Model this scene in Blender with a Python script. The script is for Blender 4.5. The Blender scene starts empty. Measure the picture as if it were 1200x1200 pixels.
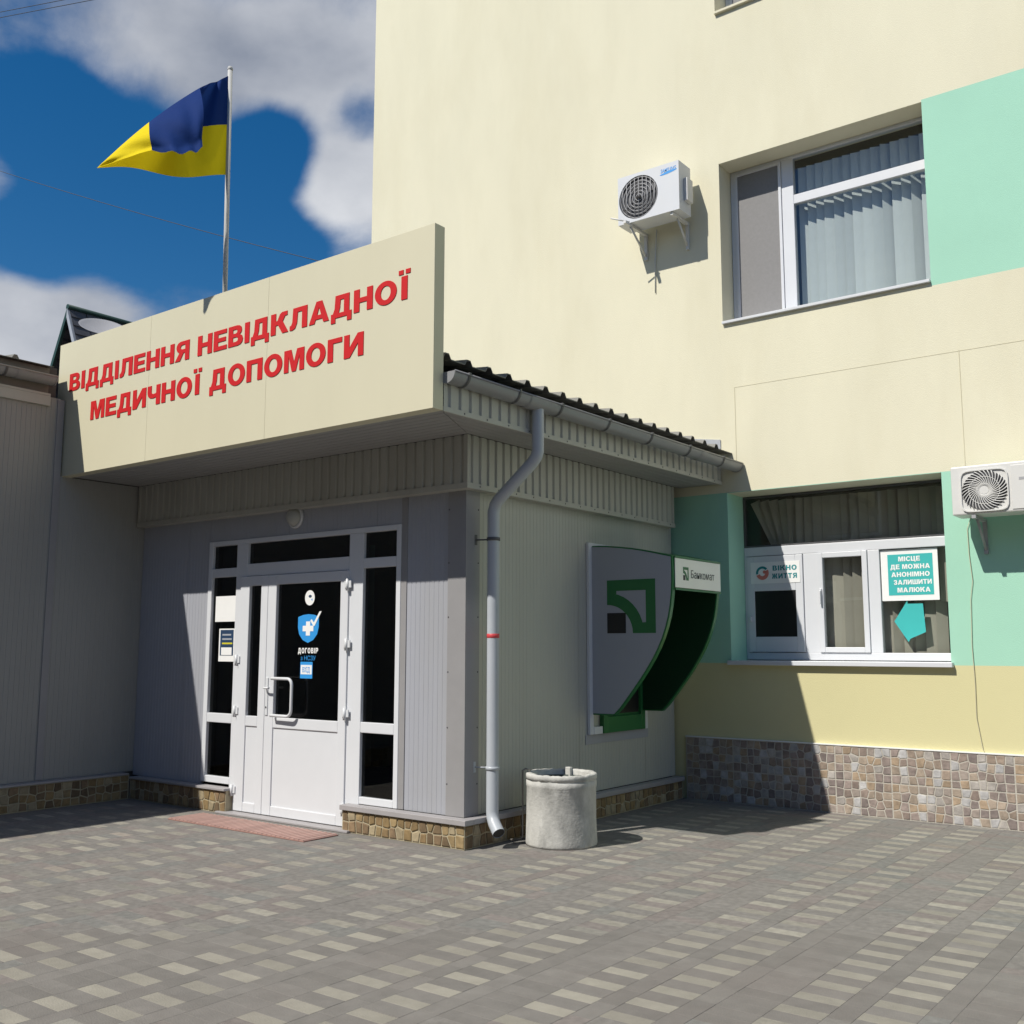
import bpy, math, random
from mathutils import Vector, Matrix
R = math.radians
random.seed(7)
sc = bpy.context.scene
col = sc.collection

# ------------------------------------------------------------------ camera
cam_d = bpy.data.cameras.new('camera'); cam = bpy.data.objects.new('camera', cam_d); col.objects.link(cam)
cam.location = (0, 0, 1.467)
cam.rotation_mode = 'XYZ'
cam.matrix_world = Matrix.Translation((0, 0, 1.467)) @ Matrix.Rotation(R(37.284), 4, 'Z') @ Matrix.Rotation(R(90 + 7.5625), 4, 'X') @ Matrix.Rotation(R(0.098), 4, 'Z')
cam_d.sensor_width = 36; cam_d.sensor_height = 36; cam_d.lens = 36 * 1207.4 / 1200
cam_d.clip_end = 2000; cam_d.clip_start = 0.05
sc.camera = cam

# ------------------------------------------------------------------ sun, sky, exposure
SUN = Vector((0.275, 0.83, -1.0)).normalized()          # direction the light travels
sl = bpy.data.lights.new('sun', 'SUN'); so = bpy.data.objects.new('sun', sl); col.objects.link(so)
so.rotation_euler = SUN.to_track_quat('-Z', 'Y').to_euler()
so.location = (-8, -20, 25)
sl.energy = 5.0; sl.angle = R(0.53); sl.color = (1.0, 0.955, 0.87)
sc.view_settings.view_transform = 'Standard'; sc.view_settings.look = 'None'
sc.view_settings.exposure = 0.0; sc.view_settings.gamma = 1.0

world = bpy.data.worlds.new('World'); sc.world = world; world.use_nodes = True
wt = world.node_tree; wt.nodes.clear()
def wn(t, **k):
    n = wt.nodes.new(t)
    for a, b in k.items(): setattr(n, a, b)
    return n
sky = wn('ShaderNodeTexSky', sky_type='NISHITA', sun_disc=False)
sky.sun_elevation = math.asin(-SUN.z); sky.sun_rotation = math.atan2(-SUN.x, -SUN.y)
sky.altitude = 200; sky.air_density = 1.0; sky.dust_density = 0.4; sky.ozone_density = 3.0
hs = wn('ShaderNodeHueSaturation'); hs.inputs['Saturation'].default_value = 1.4; hs.inputs['Value'].default_value = 0.088
wt.links.new(sky.outputs[0], hs.inputs['Color'])
tc = wn('ShaderNodeTexCoord')
CLOUDS = [((-0.725, 0.456, 0.517), 0.12, 0.2), ((-0.687, 0.533, 0.499), 0.11, 0.22), ((-0.635, 0.575, 0.517), 0.12, 0.24), ((-0.658, 0.622, 0.422), 0.085, 0.34),
          ((-0.861, 0.426, 0.270), 0.085, 0.26), ((-0.822, 0.48, 0.29), 0.065, 0.2), ((-0.845, 0.42, 0.345), 0.07, -0.3),
          ((-0.696, 0.561, 0.449), 0.06, -0.3), ((-0.638, 0.61, 0.47), 0.04, -0.16), ((-0.79, 0.475, 0.38), 0.13, -0.32), ((-0.748, 0.539, 0.387), 0.10, -0.26), ((-0.72, 0.59, 0.36), 0.07, -0.22), ((-0.797, 0.41, 0.44), 0.08, -0.24)]
mp = wn('ShaderNodeMapping'); mp.inputs['Location'].default_value = (1.35, 0.4, 2.1); mp.inputs['Scale'].default_value = (1.0, 1.0, 1.5)
wt.links.new(tc.outputs['Generated'], mp.inputs['Vector'])
nz = wn('ShaderNodeTexNoise'); nz.inputs['Scale'].default_value = 2.6; nz.inputs['Detail'].default_value = 12; nz.inputs['Roughness'].default_value = 0.58; nz.inputs['Distortion'].default_value = 0.25
wt.links.new(mp.outputs[0], nz.inputs['Vector'])
cr = wn('ShaderNodeMapRange', interpolation_type='SMOOTHSTEP'); cr.inputs['From Min'].default_value = 0.44; cr.inputs['From Max'].default_value = 0.70
acc = nz.outputs['Fac']
for cdir, sig, amp in CLOUDS:
    dn = wn('ShaderNodeVectorMath', operation='DISTANCE'); dn.inputs[1].default_value = cdir; wt.links.new(tc.outputs['Generated'], dn.inputs[0])
    ma = wn('ShaderNodeMapRange', interpolation_type='SMOOTHERSTEP'); ma.inputs['From Min'].default_value = sig; ma.inputs['From Max'].default_value = 0.0; ma.inputs['To Min'].default_value = 0.0; ma.inputs['To Max'].default_value = amp
    wt.links.new(dn.outputs['Value'], ma.inputs['Value'])
    ad = wn('ShaderNodeMath', operation='ADD'); wt.links.new(acc, ad.inputs[0]); wt.links.new(ma.outputs[0], ad.inputs[1]); acc = ad.outputs[0]
wt.links.new(acc, cr.inputs['Value'])
n2 = wn('ShaderNodeTexNoise'); n2.inputs['Scale'].default_value = 5.0; n2.inputs['Detail'].default_value = 6
wt.links.new(mp.outputs[0], n2.inputs['Vector'])
cc = wn('ShaderNodeMix', data_type='RGBA'); cc.inputs['A'].default_value = (0.27, 0.305, 0.38, 1); cc.inputs['B'].default_value = (0.70, 0.72, 0.76, 1)
cr2 = wn('ShaderNodeMapRange'); cr2.inputs['From Min'].default_value = 0.28; cr2.inputs['From Max'].default_value = 0.68
wt.links.new(n2.outputs['Fac'], cr2.inputs['Value']); wt.links.new(cr2.outputs[0], cc.inputs['Factor'])
mx = wn('ShaderNodeMix', data_type='RGBA')
wt.links.new(cr.outputs[0], mx.inputs['Factor']); wt.links.new(hs.outputs[0], mx.inputs['A']); wt.links.new(cc.outputs['Result'], mx.inputs['B'])
bg = wn('ShaderNodeBackground'); bg.inputs['Strength'].default_value = 1.0
wt.links.new(mx.outputs['Result'], bg.inputs['Color'])
wo = wn('ShaderNodeOutputWorld'); wt.links.new(bg.outputs[0], wo.inputs[0])

# ------------------------------------------------------------------ helpers
class MB:
    def __init__(s): s.v = []; s.f = []; s.m = []; s.sm = []
    def add(s, vs, fs, mat=0, smooth=False):
        o = len(s.v); s.v += [tuple(v) for v in vs]
        for f in fs: s.f.append([i + o for i in f]); s.m.append(mat); s.sm.append(smooth)
        return s
    def box(s, x0, x1, y0, y1, z0, z1, mat=0):
        if x0 > x1: x0, x1 = x1, x0
        if y0 > y1: y0, y1 = y1, y0
        if z0 > z1: z0, z1 = z1, z0
        vs = [(x, y, z) for z in (z0, z1) for y in (y0, y1) for x in (x0, x1)]
        return s.add(vs, [(0, 2, 3, 1), (4, 5, 7, 6), (0, 1, 5, 4), (2, 6, 7, 3), (0, 4, 6, 2), (1, 3, 7, 5)], mat)
    def prism(s, poly, fn, d0, d1, mat=0, smooth=False):
        """poly: 2d points; fn(u, v, d) -> 3d"""
        n = len(poly)
        vs = [fn(u, v, d0) for u, v in poly] + [fn(u, v, d1) for u, v in poly]
        fs = [tuple(range(n))[::-1], tuple(range(n, 2 * n))]
        s.add(vs, fs, mat)
        o = len(s.v) - 2 * n
        for i in range(n):
            j = (i + 1) % n
            s.f.append([o + i, o + j, o + n + j, o + n + i]); s.m.append(mat); s.sm.append(smooth)
        return s
    def tube(s, pts, r, seg=12, mat=0, caps=True, r2=None):
        pts = [Vector(p) for p in pts]; n = len(pts); rings = []
        up = None
        for i, p in enumerate(pts):
            if i == 0: t = (pts[1] - p)
            elif i == n - 1: t = p - pts[i - 1]
            else: t = (pts[i + 1] - p).normalized() + (p - pts[i - 1]).normalized()
            t.normalize()
            if up is None:
                up = Vector((0, 0, 1)) if abs(t.z) < 0.9 else Vector((0, 1, 0))
            a = t.cross(up).normalized(); b = a.cross(t).normalized(); up = b
            k = 1.0
            if 0 < i < n - 1:
                c = (pts[i + 1] - p).normalized().dot((p - pts[i - 1]).normalized())
                k = 1.0 / max(0.5, math.sqrt((1 + c) / 2))
            rr = r if r2 is None else r + (r2 - r) * i / (n - 1)
            rings.append([p + (a * math.cos(q) + b * math.sin(q)) * rr for q in [2 * math.pi * j / seg for j in range(seg)]])
        vs = [v for rg in rings for v in rg]; fs = []
        for i in range(n - 1):
            for j in range(seg):
                k = (j + 1) % seg
                fs.append((i * seg + j, i * seg + k, (i + 1) * seg + k, (i + 1) * seg + j))
        s.add(vs, fs, mat, True)
        if caps:
            o = len(s.v) - len(vs)
            s.f.append([o + j for j in range(seg)][::-1]); s.m.append(mat); s.sm.append(False)
            s.f.append([o + (n - 1) * seg + j for j in range(seg)]); s.m.append(mat); s.sm.append(False)
        return s
    def strip(s, prof, fn, d0, d1, mat=0, smooth=False):
        """open profile extruded; fn(u, n, d)"""
        n = len(prof)
        vs = [fn(u, v, d0) for u, v in prof] + [fn(u, v, d1) for u, v in prof]
        return s.add(vs, [(i, i + 1, n + i + 1, n + i) for i in range(n - 1)], mat, smooth)
    def lathe(s, prof, c, seg=48, mat=0, smooth=True):
        vs = []; fs = []
        n = len(prof)
        for j in range(seg):
            q = 2 * math.pi * j / seg
            for r, z in prof: vs.append((c[0] + r * math.cos(q), c[1] + r * math.sin(q), c[2] + z))
        for j in range(seg):
            k = (j + 1) % seg
            for i in range(n - 1): fs.append((j * n + i, k * n + i, k * n + i + 1, j * n + i + 1))
        return s.add(vs, fs, mat, smooth)
    def mesh(s, name, mats):
        me = bpy.data.meshes.new(name); me.from_pydata(s.v, [], s.f)
        for m in (mats if isinstance(mats, (list, tuple)) else [mats]): me.materials.append(m)
        me.polygons.foreach_set('material_index', s.m); me.polygons.foreach_set('use_smooth', s.sm)
        me.update(); return me
    def build(s, name, mats, parent=None, bevel=0, loc=None):
        o = bpy.data.objects.new(name, s.mesh(name, mats)); col.objects.link(o)
        if parent: o.parent = parent
        if loc: o.location = loc
        if bevel:
            b = o.modifiers.new('bevel', 'BEVEL'); b.width = bevel; b.segments = 2; b.limit_method = 'ANGLE'; b.angle_limit = R(40)
        return o
def tag(o, label=None, cat=None, group=None, kind=None):
    if label: o['label'] = label
    if cat: o['category'] = cat
    if group: o['group'] = group
    if kind: o['kind'] = kind
    return o
def empty(name, loc=(0, 0, 0)):
    o = bpy.data.objects.new(name, None); col.objects.link(o); o.empty_display_size = 0.2
    return o          # kept at the origin so that parts keep world coordinates
def link(name, me, parent, loc=(0, 0, 0)):
    o = bpy.data.objects.new(name, me); col.objects.link(o); o.parent = parent; o.location = loc
    return o
def XY(c): return None

# ------------------------------------------------------------------ materials
def srgb(r, g, b):
    f = lambda c: (c / 255 / 12.92) if c / 255 <= 0.04045 else ((c / 255 + 0.055) / 1.055) ** 2.4
    return (f(r), f(g), f(b), 1)
def mat(name, c, rough=0.6, var=0.06, scale=6.0, bump=0.0, bscale=80, metal=0.0, spec=0.5, rnd=0.0, dirt=None, dscale=1.5, damt=0.3, coat=0.0, stretch=None, world=False):
    m = bpy.data.materials.new(name); m.use_nodes = True; t = m.node_tree; N = t.nodes; L = t.links
    b = N['Principled BSDF']; b.inputs['Roughness'].default_value = rough; b.inputs['Metallic'].default_value = metal
    b.inputs['Specular IOR Level'].default_value = spec
    if coat: b.inputs['Coat Weight'].default_value = coat
    if len(c) == 3: c = (*c, 1)
    co = N.new('ShaderNodeTexCoord'); src = co.outputs['Object']
    if world: src = N.new('ShaderNodeNewGeometry').outputs['Position']
    if stretch:
        mm = N.new('ShaderNodeMapping'); mm.inputs['Scale'].default_value = stretch; L.new(src, mm.inputs[0]); src = mm.outputs[0]
    n = N.new('ShaderNodeTexNoise'); n.inputs['Scale'].default_value = scale; n.inputs['Detail'].default_value = 6; n.inputs['Roughness'].default_value = 0.6
    L.new(src, n.inputs['Vector'])
    mr = N.new('ShaderNodeMapRange'); mr.inputs['From Min'].default_value = 0.3; mr.inputs['From Max'].default_value = 0.7
    mr.inputs['To Min'].default_value = 1 - var; mr.inputs['To Max'].default_value = 1 + var
    L.new(n.outputs['Fac'], mr.inputs['Value'])
    fac = mr.outputs[0]
    if rnd:
        oi = N.new('ShaderNodeObjectInfo'); m2 = N.new('ShaderNodeMapRange'); m2.inputs['To Min'].default_value = 1 - rnd; m2.inputs['To Max'].default_value = 1 + rnd
        L.new(oi.outputs['Random'], m2.inputs['Value'])
        mu = N.new('ShaderNodeMath'); mu.operation = 'MULTIPLY'; L.new(fac, mu.inputs[0]); L.new(m2.outputs[0], mu.inputs[1]); fac = mu.outputs[0]
    vm = N.new('ShaderNodeVectorMath'); vm.operation = 'SCALE'; vm.inputs[0].default_value = c[:3]; L.new(fac, vm.inputs['Scale'])
    out = vm.outputs[0]
    if dirt:
        n3 = N.new('ShaderNodeTexNoise'); n3.inputs['Scale'].default_value = dscale; n3.inputs['Detail'].default_value = 8; n3.inputs['Roughness'].default_value = 0.65
        L.new(src, n3.inputs['Vector'])
        r3 = N.new('ShaderNodeMapRange'); r3.inputs['From Min'].default_value = 0.48; r3.inputs['From Max'].default_value = 0.72; r3.inputs['To Max'].default_value = damt
        L.new(n3.outputs['Fac'], r3.inputs['Value'])
        mi = N.new('ShaderNodeMix'); mi.data_type = 'RGBA'; L.new(r3.outputs[0], mi.inputs['Factor']); L.new(out, mi.inputs['A']); mi.inputs['B'].default_value = (*dirt[:3], 1)
        out = mi.outputs['Result']
    L.new(out, b.inputs['Base Color'])
    if bump:
        nb = N.new('ShaderNodeTexNoise'); nb.inputs['Scale'].default_value = bscale; nb.inputs['Detail'].default_value = 4; L.new(co.outputs['Object'], nb.inputs['Vector'])
        bp = N.new('ShaderNodeBump'); bp.inputs['Strength'].default_value = bump; bp.inputs['Distance'].default_value = 0.01
        L.new(nb.outputs['Fac'], bp.inputs['Height']); L.new(bp.outputs[0], b.inputs['Normal'])
    return m
def attr_mat(name, rough=0.85, bump=0.3, bscale=60, var=0.12):
    """colour read from the face colour attribute, plus grain"""
    m = bpy.data.materials.new(name); m.use_nodes = True; t = m.node_tree; N = t.nodes; L = t.links
    b = N['Principled BSDF']; b.inputs['Roughness'].default_value = rough
    a = N.new('ShaderNodeAttribute'); a.attribute_name = 'tint'; a.attribute_type = 'GEOMETRY'
    co = N.new('ShaderNodeTexCoord')
    n = N.new('ShaderNodeTexNoise'); n.inputs['Scale'].default_value = 22; n.inputs['Detail'].default_value = 7; L.new(co.outputs['Object'], n.inputs['Vector'])
    mr = N.new('ShaderNodeMapRange'); mr.inputs['From Min'].default_value = 0.3; mr.inputs['From Max'].default_value = 0.7; mr.inputs['To Min'].default_value = 1 - var; mr.inputs['To Max'].default_value = 1 + var
    L.new(n.outputs['Fac'], mr.inputs['Value'])
    vm = N.new('ShaderNodeVectorMath'); vm.operation = 'SCALE'; L.new(a.outputs['Color'], vm.inputs[0]); L.new(mr.outputs[0], vm.inputs['Scale'])
    L.new(vm.outputs[0], b.inputs['Base Color'])
    nb = N.new('ShaderNodeTexNoise'); nb.inputs['Scale'].default_value = bscale; L.new(co.outputs['Object'], nb.inputs['Vector'])
    bp = N.new('ShaderNodeBump'); bp.inputs['Strength'].default_value = bump; bp.inputs['Distance'].default_value = 0.005
    L.new(nb.outputs['Fac'], bp.inputs['Height']); L.new(bp.outputs[0], b.inputs['Normal'])
    return m
def glass(name, tint=(0.6, 0.62, 0.62), ior=1.5):
    m = bpy.data.materials.new(name); m.use_nodes = True; t = m.node_tree; N = t.nodes; L = t.links
    N.remove(N['Principled BSDF'])
    tr = N.new('ShaderNodeBsdfTransparent'); tr.inputs[0].default_value = (*tint, 1)
    gl = N.new('ShaderNodeBsdfGlossy'); gl.inputs['Roughness'].default_value = 0.01
    co = N.new('ShaderNodeTexCoord'); nb = N.new('ShaderNodeTexNoise'); nb.inputs['Scale'].default_value = 1.3; L.new(co.outputs['Object'], nb.inputs['Vector'])
    bp = N.new('ShaderNodeBump'); bp.inputs['Strength'].default_value = 0.06; bp.inputs['Distance'].default_value = 0.02; L.new(nb.outputs['Fac'], bp.inputs['Height']); L.new(bp.outputs[0], gl.inputs['Normal'])
    fr = N.new('ShaderNodeFresnel'); ge = N.new('ShaderNodeNewGeometry')
    mi_ = N.new('ShaderNodeMapRange'); mi_.inputs['To Min'].default_value = ior; mi_.inputs['To Max'].default_value = 1 / ior; L.new(ge.outputs['Backfacing'], mi_.inputs['Value']); L.new(mi_.outputs[0], fr.inputs['IOR'])
    mi = N.new('ShaderNodeMixShader'); L.new(fr.outputs[0], mi.inputs[0]); L.new(tr.outputs[0], mi.inputs[1]); L.new(gl.outputs[0], mi.inputs[2])
    L.new(mi.outputs[0], N['Material Output'].inputs[0])
    return m
M = {}
M['cream'] = mat('cream_plaster', (0.725, 0.688, 0.525), 0.9, 0.035, 1.6, 0.3, 160, spec=0.2, dirt=(0.625, 0.58, 0.415), dscale=0.9, damt=0.45, stretch=(1, 1, 0.3))
M['cream_low'] = mat('yellow_cream_plaster', (0.645, 0.60, 0.345), 0.9, 0.03, 1.2, 0.25, 160, spec=0.2, dirt=(0.58, 0.53, 0.31), dscale=0.6, damt=0.3)
M['teal'] = mat('mint_plaster', (0.37, 0.65, 0.505), 0.9, 0.03, 1.2, 0.25, 160, spec=0.2)
M['white_pvc'] = mat('white_pvc', (0.655, 0.67, 0.70), 0.35, 0.02, 4)
M['white_metal'] = mat('white_painted_metal', (0.635, 0.65, 0.675), 0.4, 0.04, 6, dirt=(0.5, 0.48, 0.42), dscale=3, damt=0.2)
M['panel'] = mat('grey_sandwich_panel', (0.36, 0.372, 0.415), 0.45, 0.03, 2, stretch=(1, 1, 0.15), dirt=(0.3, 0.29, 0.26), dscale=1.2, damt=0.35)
M['panel_side'] = mat('beige_bounce_lit_panel', (0.45, 0.452, 0.405), 0.45, 0.03, 2, stretch=(1, 1, 0.15), dirt=(0.35, 0.345, 0.30), dscale=1.2, damt=0.35)  # beige tone, lightened and warmed to stand in for light bounced onto the side wall
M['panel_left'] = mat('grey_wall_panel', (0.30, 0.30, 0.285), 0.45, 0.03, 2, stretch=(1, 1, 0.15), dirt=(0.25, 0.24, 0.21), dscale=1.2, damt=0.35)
M['trim'] = mat('grey_trim', (0.28, 0.275, 0.28), 0.45, 0.04, 5)
M['clad'] = mat('grey_trapezoid_sheet', (0.44, 0.435, 0.39), 0.45, 0.04, 3, stretch=(1, 1, 0.3), dirt=(0.27, 0.25, 0.21), dscale=2.2, damt=0.3)
M['soffit'] = mat('grey_soffit', (0.33, 0.325, 0.32), 0.5, 0.04, 3)
M['gutter'] = mat('grey_plastic_gutter', (0.26, 0.265, 0.275), 0.4, 0.05, 4, dirt=(0.2, 0.19, 0.17), dscale=2, damt=0.4)
M['pipe'] = mat('pale_grey_downpipe', (0.43, 0.46, 0.50), 0.4, 0.05, 4, dirt=(0.3, 0.29, 0.27), dscale=2, damt=0.25)
M['darkgrey'] = mat('dark_grey_bracket', (0.09, 0.09, 0.095), 0.5, 0.08, 9)
M['roof'] = mat('dark_roof_sheet', (0.17, 0.165, 0.145), 0.55, 0.1, 5)
M['flash'] = mat('zinc_flashing', (0.5, 0.52, 0.55), 0.35, 0.06, 6, metal=0.3)
M['sign'] = mat('cream_composite_panel', (0.63, 0.592, 0.43), 0.5, 0.02, 1.5, dirt=(0.54, 0.50, 0.35), dscale=0.9, damt=0.18, stretch=(1, 1, 0.35))
M['red'] = mat('red_letter', (0.56, 0.016, 0.018), 0.6, spec=0.2, var=0.04, scale=8) if True else mat('x', (0.56, 0.026, 0.026), 0.45, 0.04, 8)
M['grout'] = mat('pale_grout', (0.46, 0.43, 0.375), 0.95, 0.1, 12, 0.4, 90)
M['bgrout'] = mat('brown_plinth_grout', (0.40, 0.35, 0.24), 0.95, 0.12, 12, 0.4, 90)
M['stone'] = attr_mat('plinth_stone', 0.8, 0.35, 55, 0.22)
M['ledge'] = mat('grey_ledge_metal', (0.34, 0.325, 0.33), 0.5, 0.06, 5)
M['sand'] = mat('joint_sand', (0.18, 0.169, 0.156), 0.95, 0.12, 20)
M['ground'] = mat('yard_ground', (0.10, 0.098, 0.092), 0.95, 0.2, 1.5, 0.3, 30)
M['paver_dark'] = mat('dark_paver', (0.185, 0.174, 0.160), 0.9, 0.10, 9, 0.3, 120, rnd=0.09, dirt=(0.178, 0.155, 0.142), dscale=0.8, damt=0.55, spec=0.3, world=True)
M['paver_light'] = mat('light_paver', (0.275, 0.258, 0.218), 0.9, 0.10, 9, 0.3, 120, rnd=0.12, dirt=(0.205, 0.19, 0.168), dscale=0.7, damt=0.5, spec=0.3, world=True)
M['paver'] = attr_mat('paver_field', 0.9, 0.5, 120, 0.16)
M['interior'] = mat('dark_room', (0.09, 0.085, 0.08), 0.9, 0.05, 2)
M['door_glass'] = glass('dark_door_glass', (0.42, 0.43, 0.42))
M['win_glass'] = glass('window_glass', (0.93, 0.95, 0.95), 1.65)
M['low_glass'] = glass('lower_window_glass', (0.92, 0.93, 0.91), 1.55)
M['net'] = mat('grey_insect_net', (0.24, 0.235, 0.235), 0.85, 0.05, 30)
M['blind'] = mat('pale_blind_fabric', (0.60, 0.63, 0.62), 0.8, 0.04, 8, rnd=0.07)
M['blind2'] = mat('beige_blind_fabric', (0.42, 0.40, 0.36), 0.8, 0.04, 8, rnd=0.09)
M['black'] = mat('black_plastic', (0.012, 0.012, 0.013), 0.4, 0.05, 6)
M['green'] = mat('green_paint', (0.02, 0.15, 0.045), 0.35, 0.04, 6)
M['dgreen'] = mat('dark_green_lining', (0.006, 0.04, 0.016), 0.45, 0.06, 6)
M['fin'] = mat('silver_grey_laminate', (0.36, 0.38, 0.42), 0.4, 0.02, 3)
M['bank'] = mat('white_sign_face', (0.86, 0.86, 0.80), 0.4, 0.02, 4)
M['dark_text'] = mat('dark_grey_letter', (0.05, 0.055, 0.05), 0.5, 0.02, 4)
M['tealp'] = mat('teal_print', (0.045, 0.44, 0.43), 0.5, 0.02, 4)
M['tealt'] = mat('dark_teal_print', (0.02, 0.24, 0.26), 0.5, 0.02, 4)
M['paper'] = mat('white_paper', (0.82, 0.82, 0.81), 0.6, 0.02, 4)
M['bluep'] = mat('blue_print', (0.035, 0.30, 0.72), 0.45, 0.02, 4)
M['navy'] = mat('navy_print', (0.02, 0.05, 0.11), 0.5, 0.1, 14)
M['yellowp'] = mat('yellow_print', (0.62, 0.55, 0.03), 0.5, 0.02, 4)
M['salmon'] = mat('salmon_print', (0.65, 0.2, 0.16), 0.5, 0.02, 4)
M['concrete'] = mat('whitewashed_concrete', (0.50, 0.495, 0.465), 0.95, 0.12, 9, 0.35, 45, dirt=(0.20, 0.20, 0.19), dscale=3.2, damt=0.95, stretch=(1, 1, 0.55))
M['binin'] = mat('dark_green_bin_liner', (0.03, 0.045, 0.04), 0.6, 0.1, 8)
M['wire'] = mat('dull_steel_rod', (0.22, 0.21, 0.19), 0.5, 0.1, 20, metal=0.5)
M['pole'] = mat('grey_steel_pole', (0.48, 0.48, 0.47), 0.7, 0.06, 6, spec=0.3)
M['rib'] = mat('pink_rubber_rib', (0.40, 0.25, 0.215), 0.8, 0.1, 14, rnd=0.1, dirt=(0.3, 0.25, 0.22), dscale=6, damt=0.5)
M['ribbase'] = mat('pink_rubber_base', (0.30, 0.17, 0.145), 0.85, 0.1, 14)
M['cable'] = mat('black_cable', (0.03, 0.03, 0.032), 0.6, 0.05, 5)
M['acdark'] = mat('fan_recess', (0.05, 0.05, 0.055), 0.6, 0.1, 10)
M['acgrille'] = mat('grey_fan_grille', (0.36, 0.36, 0.37), 0.5, 0.05, 10)
M['acwhite'] = mat('warm_white_ac', (0.66, 0.655, 0.63), 0.45, 0.03, 5, dirt=(0.45, 0.43, 0.38), dscale=2.5, damt=0.25)
M['lampglass'] = mat('frosted_lamp_glass', (0.42, 0.42, 0.38), 0.35, 0.03, 5)
M['redtape'] = mat('red_tape', (0.62, 0.06, 0.07), 0.5, 0.05, 8)
M['tile'] = mat('dark_roof_tile', (0.07, 0.07, 0.08), 0.6, 0.15, 10)
M['brick'] = mat('brown_gable_board', (0.13, 0.075, 0.06), 0.8, 0.12, 8)
M['gedge'] = mat('dark_green_bargeboard', (0.012, 0.045, 0.035), 0.5, 0.06, 6)
M['dish'] = mat('pale_dish', (0.34, 0.34, 0.36), 0.5, 0.04, 5)
M['seam'] = mat('wall_seam', (0.56, 0.52, 0.37), 0.9, 0.05, 8)

def set_tint(me, cols):
    a = me.attributes.new('tint', 'FLOAT_COLOR', 'FACE')
    for i, c in enumerate(cols): a.data[i].color = (*c[:3], 1)

def text_mesh(body, size=1.0, extrude=0.0, offset=0.0, shear=0.0, spacing=1.0):
    cu = bpy.data.curves.new('text', 'FONT'); cu.body = body; cu.size = size; cu.extrude = extrude; cu.offset = offset; cu.shear = shear
    cu.space_character = spacing; cu.resolution_u = 4
    o = bpy.data.objects.new('text', cu); col.objects.link(o)
    dg = bpy.context.evaluated_depsgraph_get(); dg.update()
    me = bpy.data.meshes.new_from_object(o.evaluated_get(dg))
    bpy.data.objects.remove(o); bpy.data.curves.remove(cu)
    me.materials.clear(); me.update()
    return me
def bounds(me):
    xs = [v.co.x for v in me.vertices]; ys = [v.co.y for v in me.vertices]
    return min(xs), max(xs), min(ys), max(ys)
def fit_text(name, body, x0, x1, z0, z1, fn, material, parent, extrude=0.002, offset=0.0, shear=0.0, capref=None):
    """flat lettering stretched into the box x0..x1, z0..z1 of a plane; fn(u, v, d)"""
    me = text_mesh(body, 1.0, 0.5, offset, shear)
    a, b, c, d = bounds(me)
    if capref:
        r = text_mesh(capref, 1.0, 0.5, offset, shear); _, _, c, d = bounds(r); bpy.data.meshes.remove(r)
    for v in me.vertices:
        u = x0 + (v.co.x - a) / (b - a) * (x1 - x0); w = z0 + (v.co.y - c) / (d - c) * (z1 - z0)
        v.co = fn(u, w, (0.5 - v.co.z) * extrude)
    me.materials.append(material); me.update()
    o = bpy.data.objects.new(name, me); col.objects.link(o)
    if parent: o.parent = parent
    return o


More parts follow.
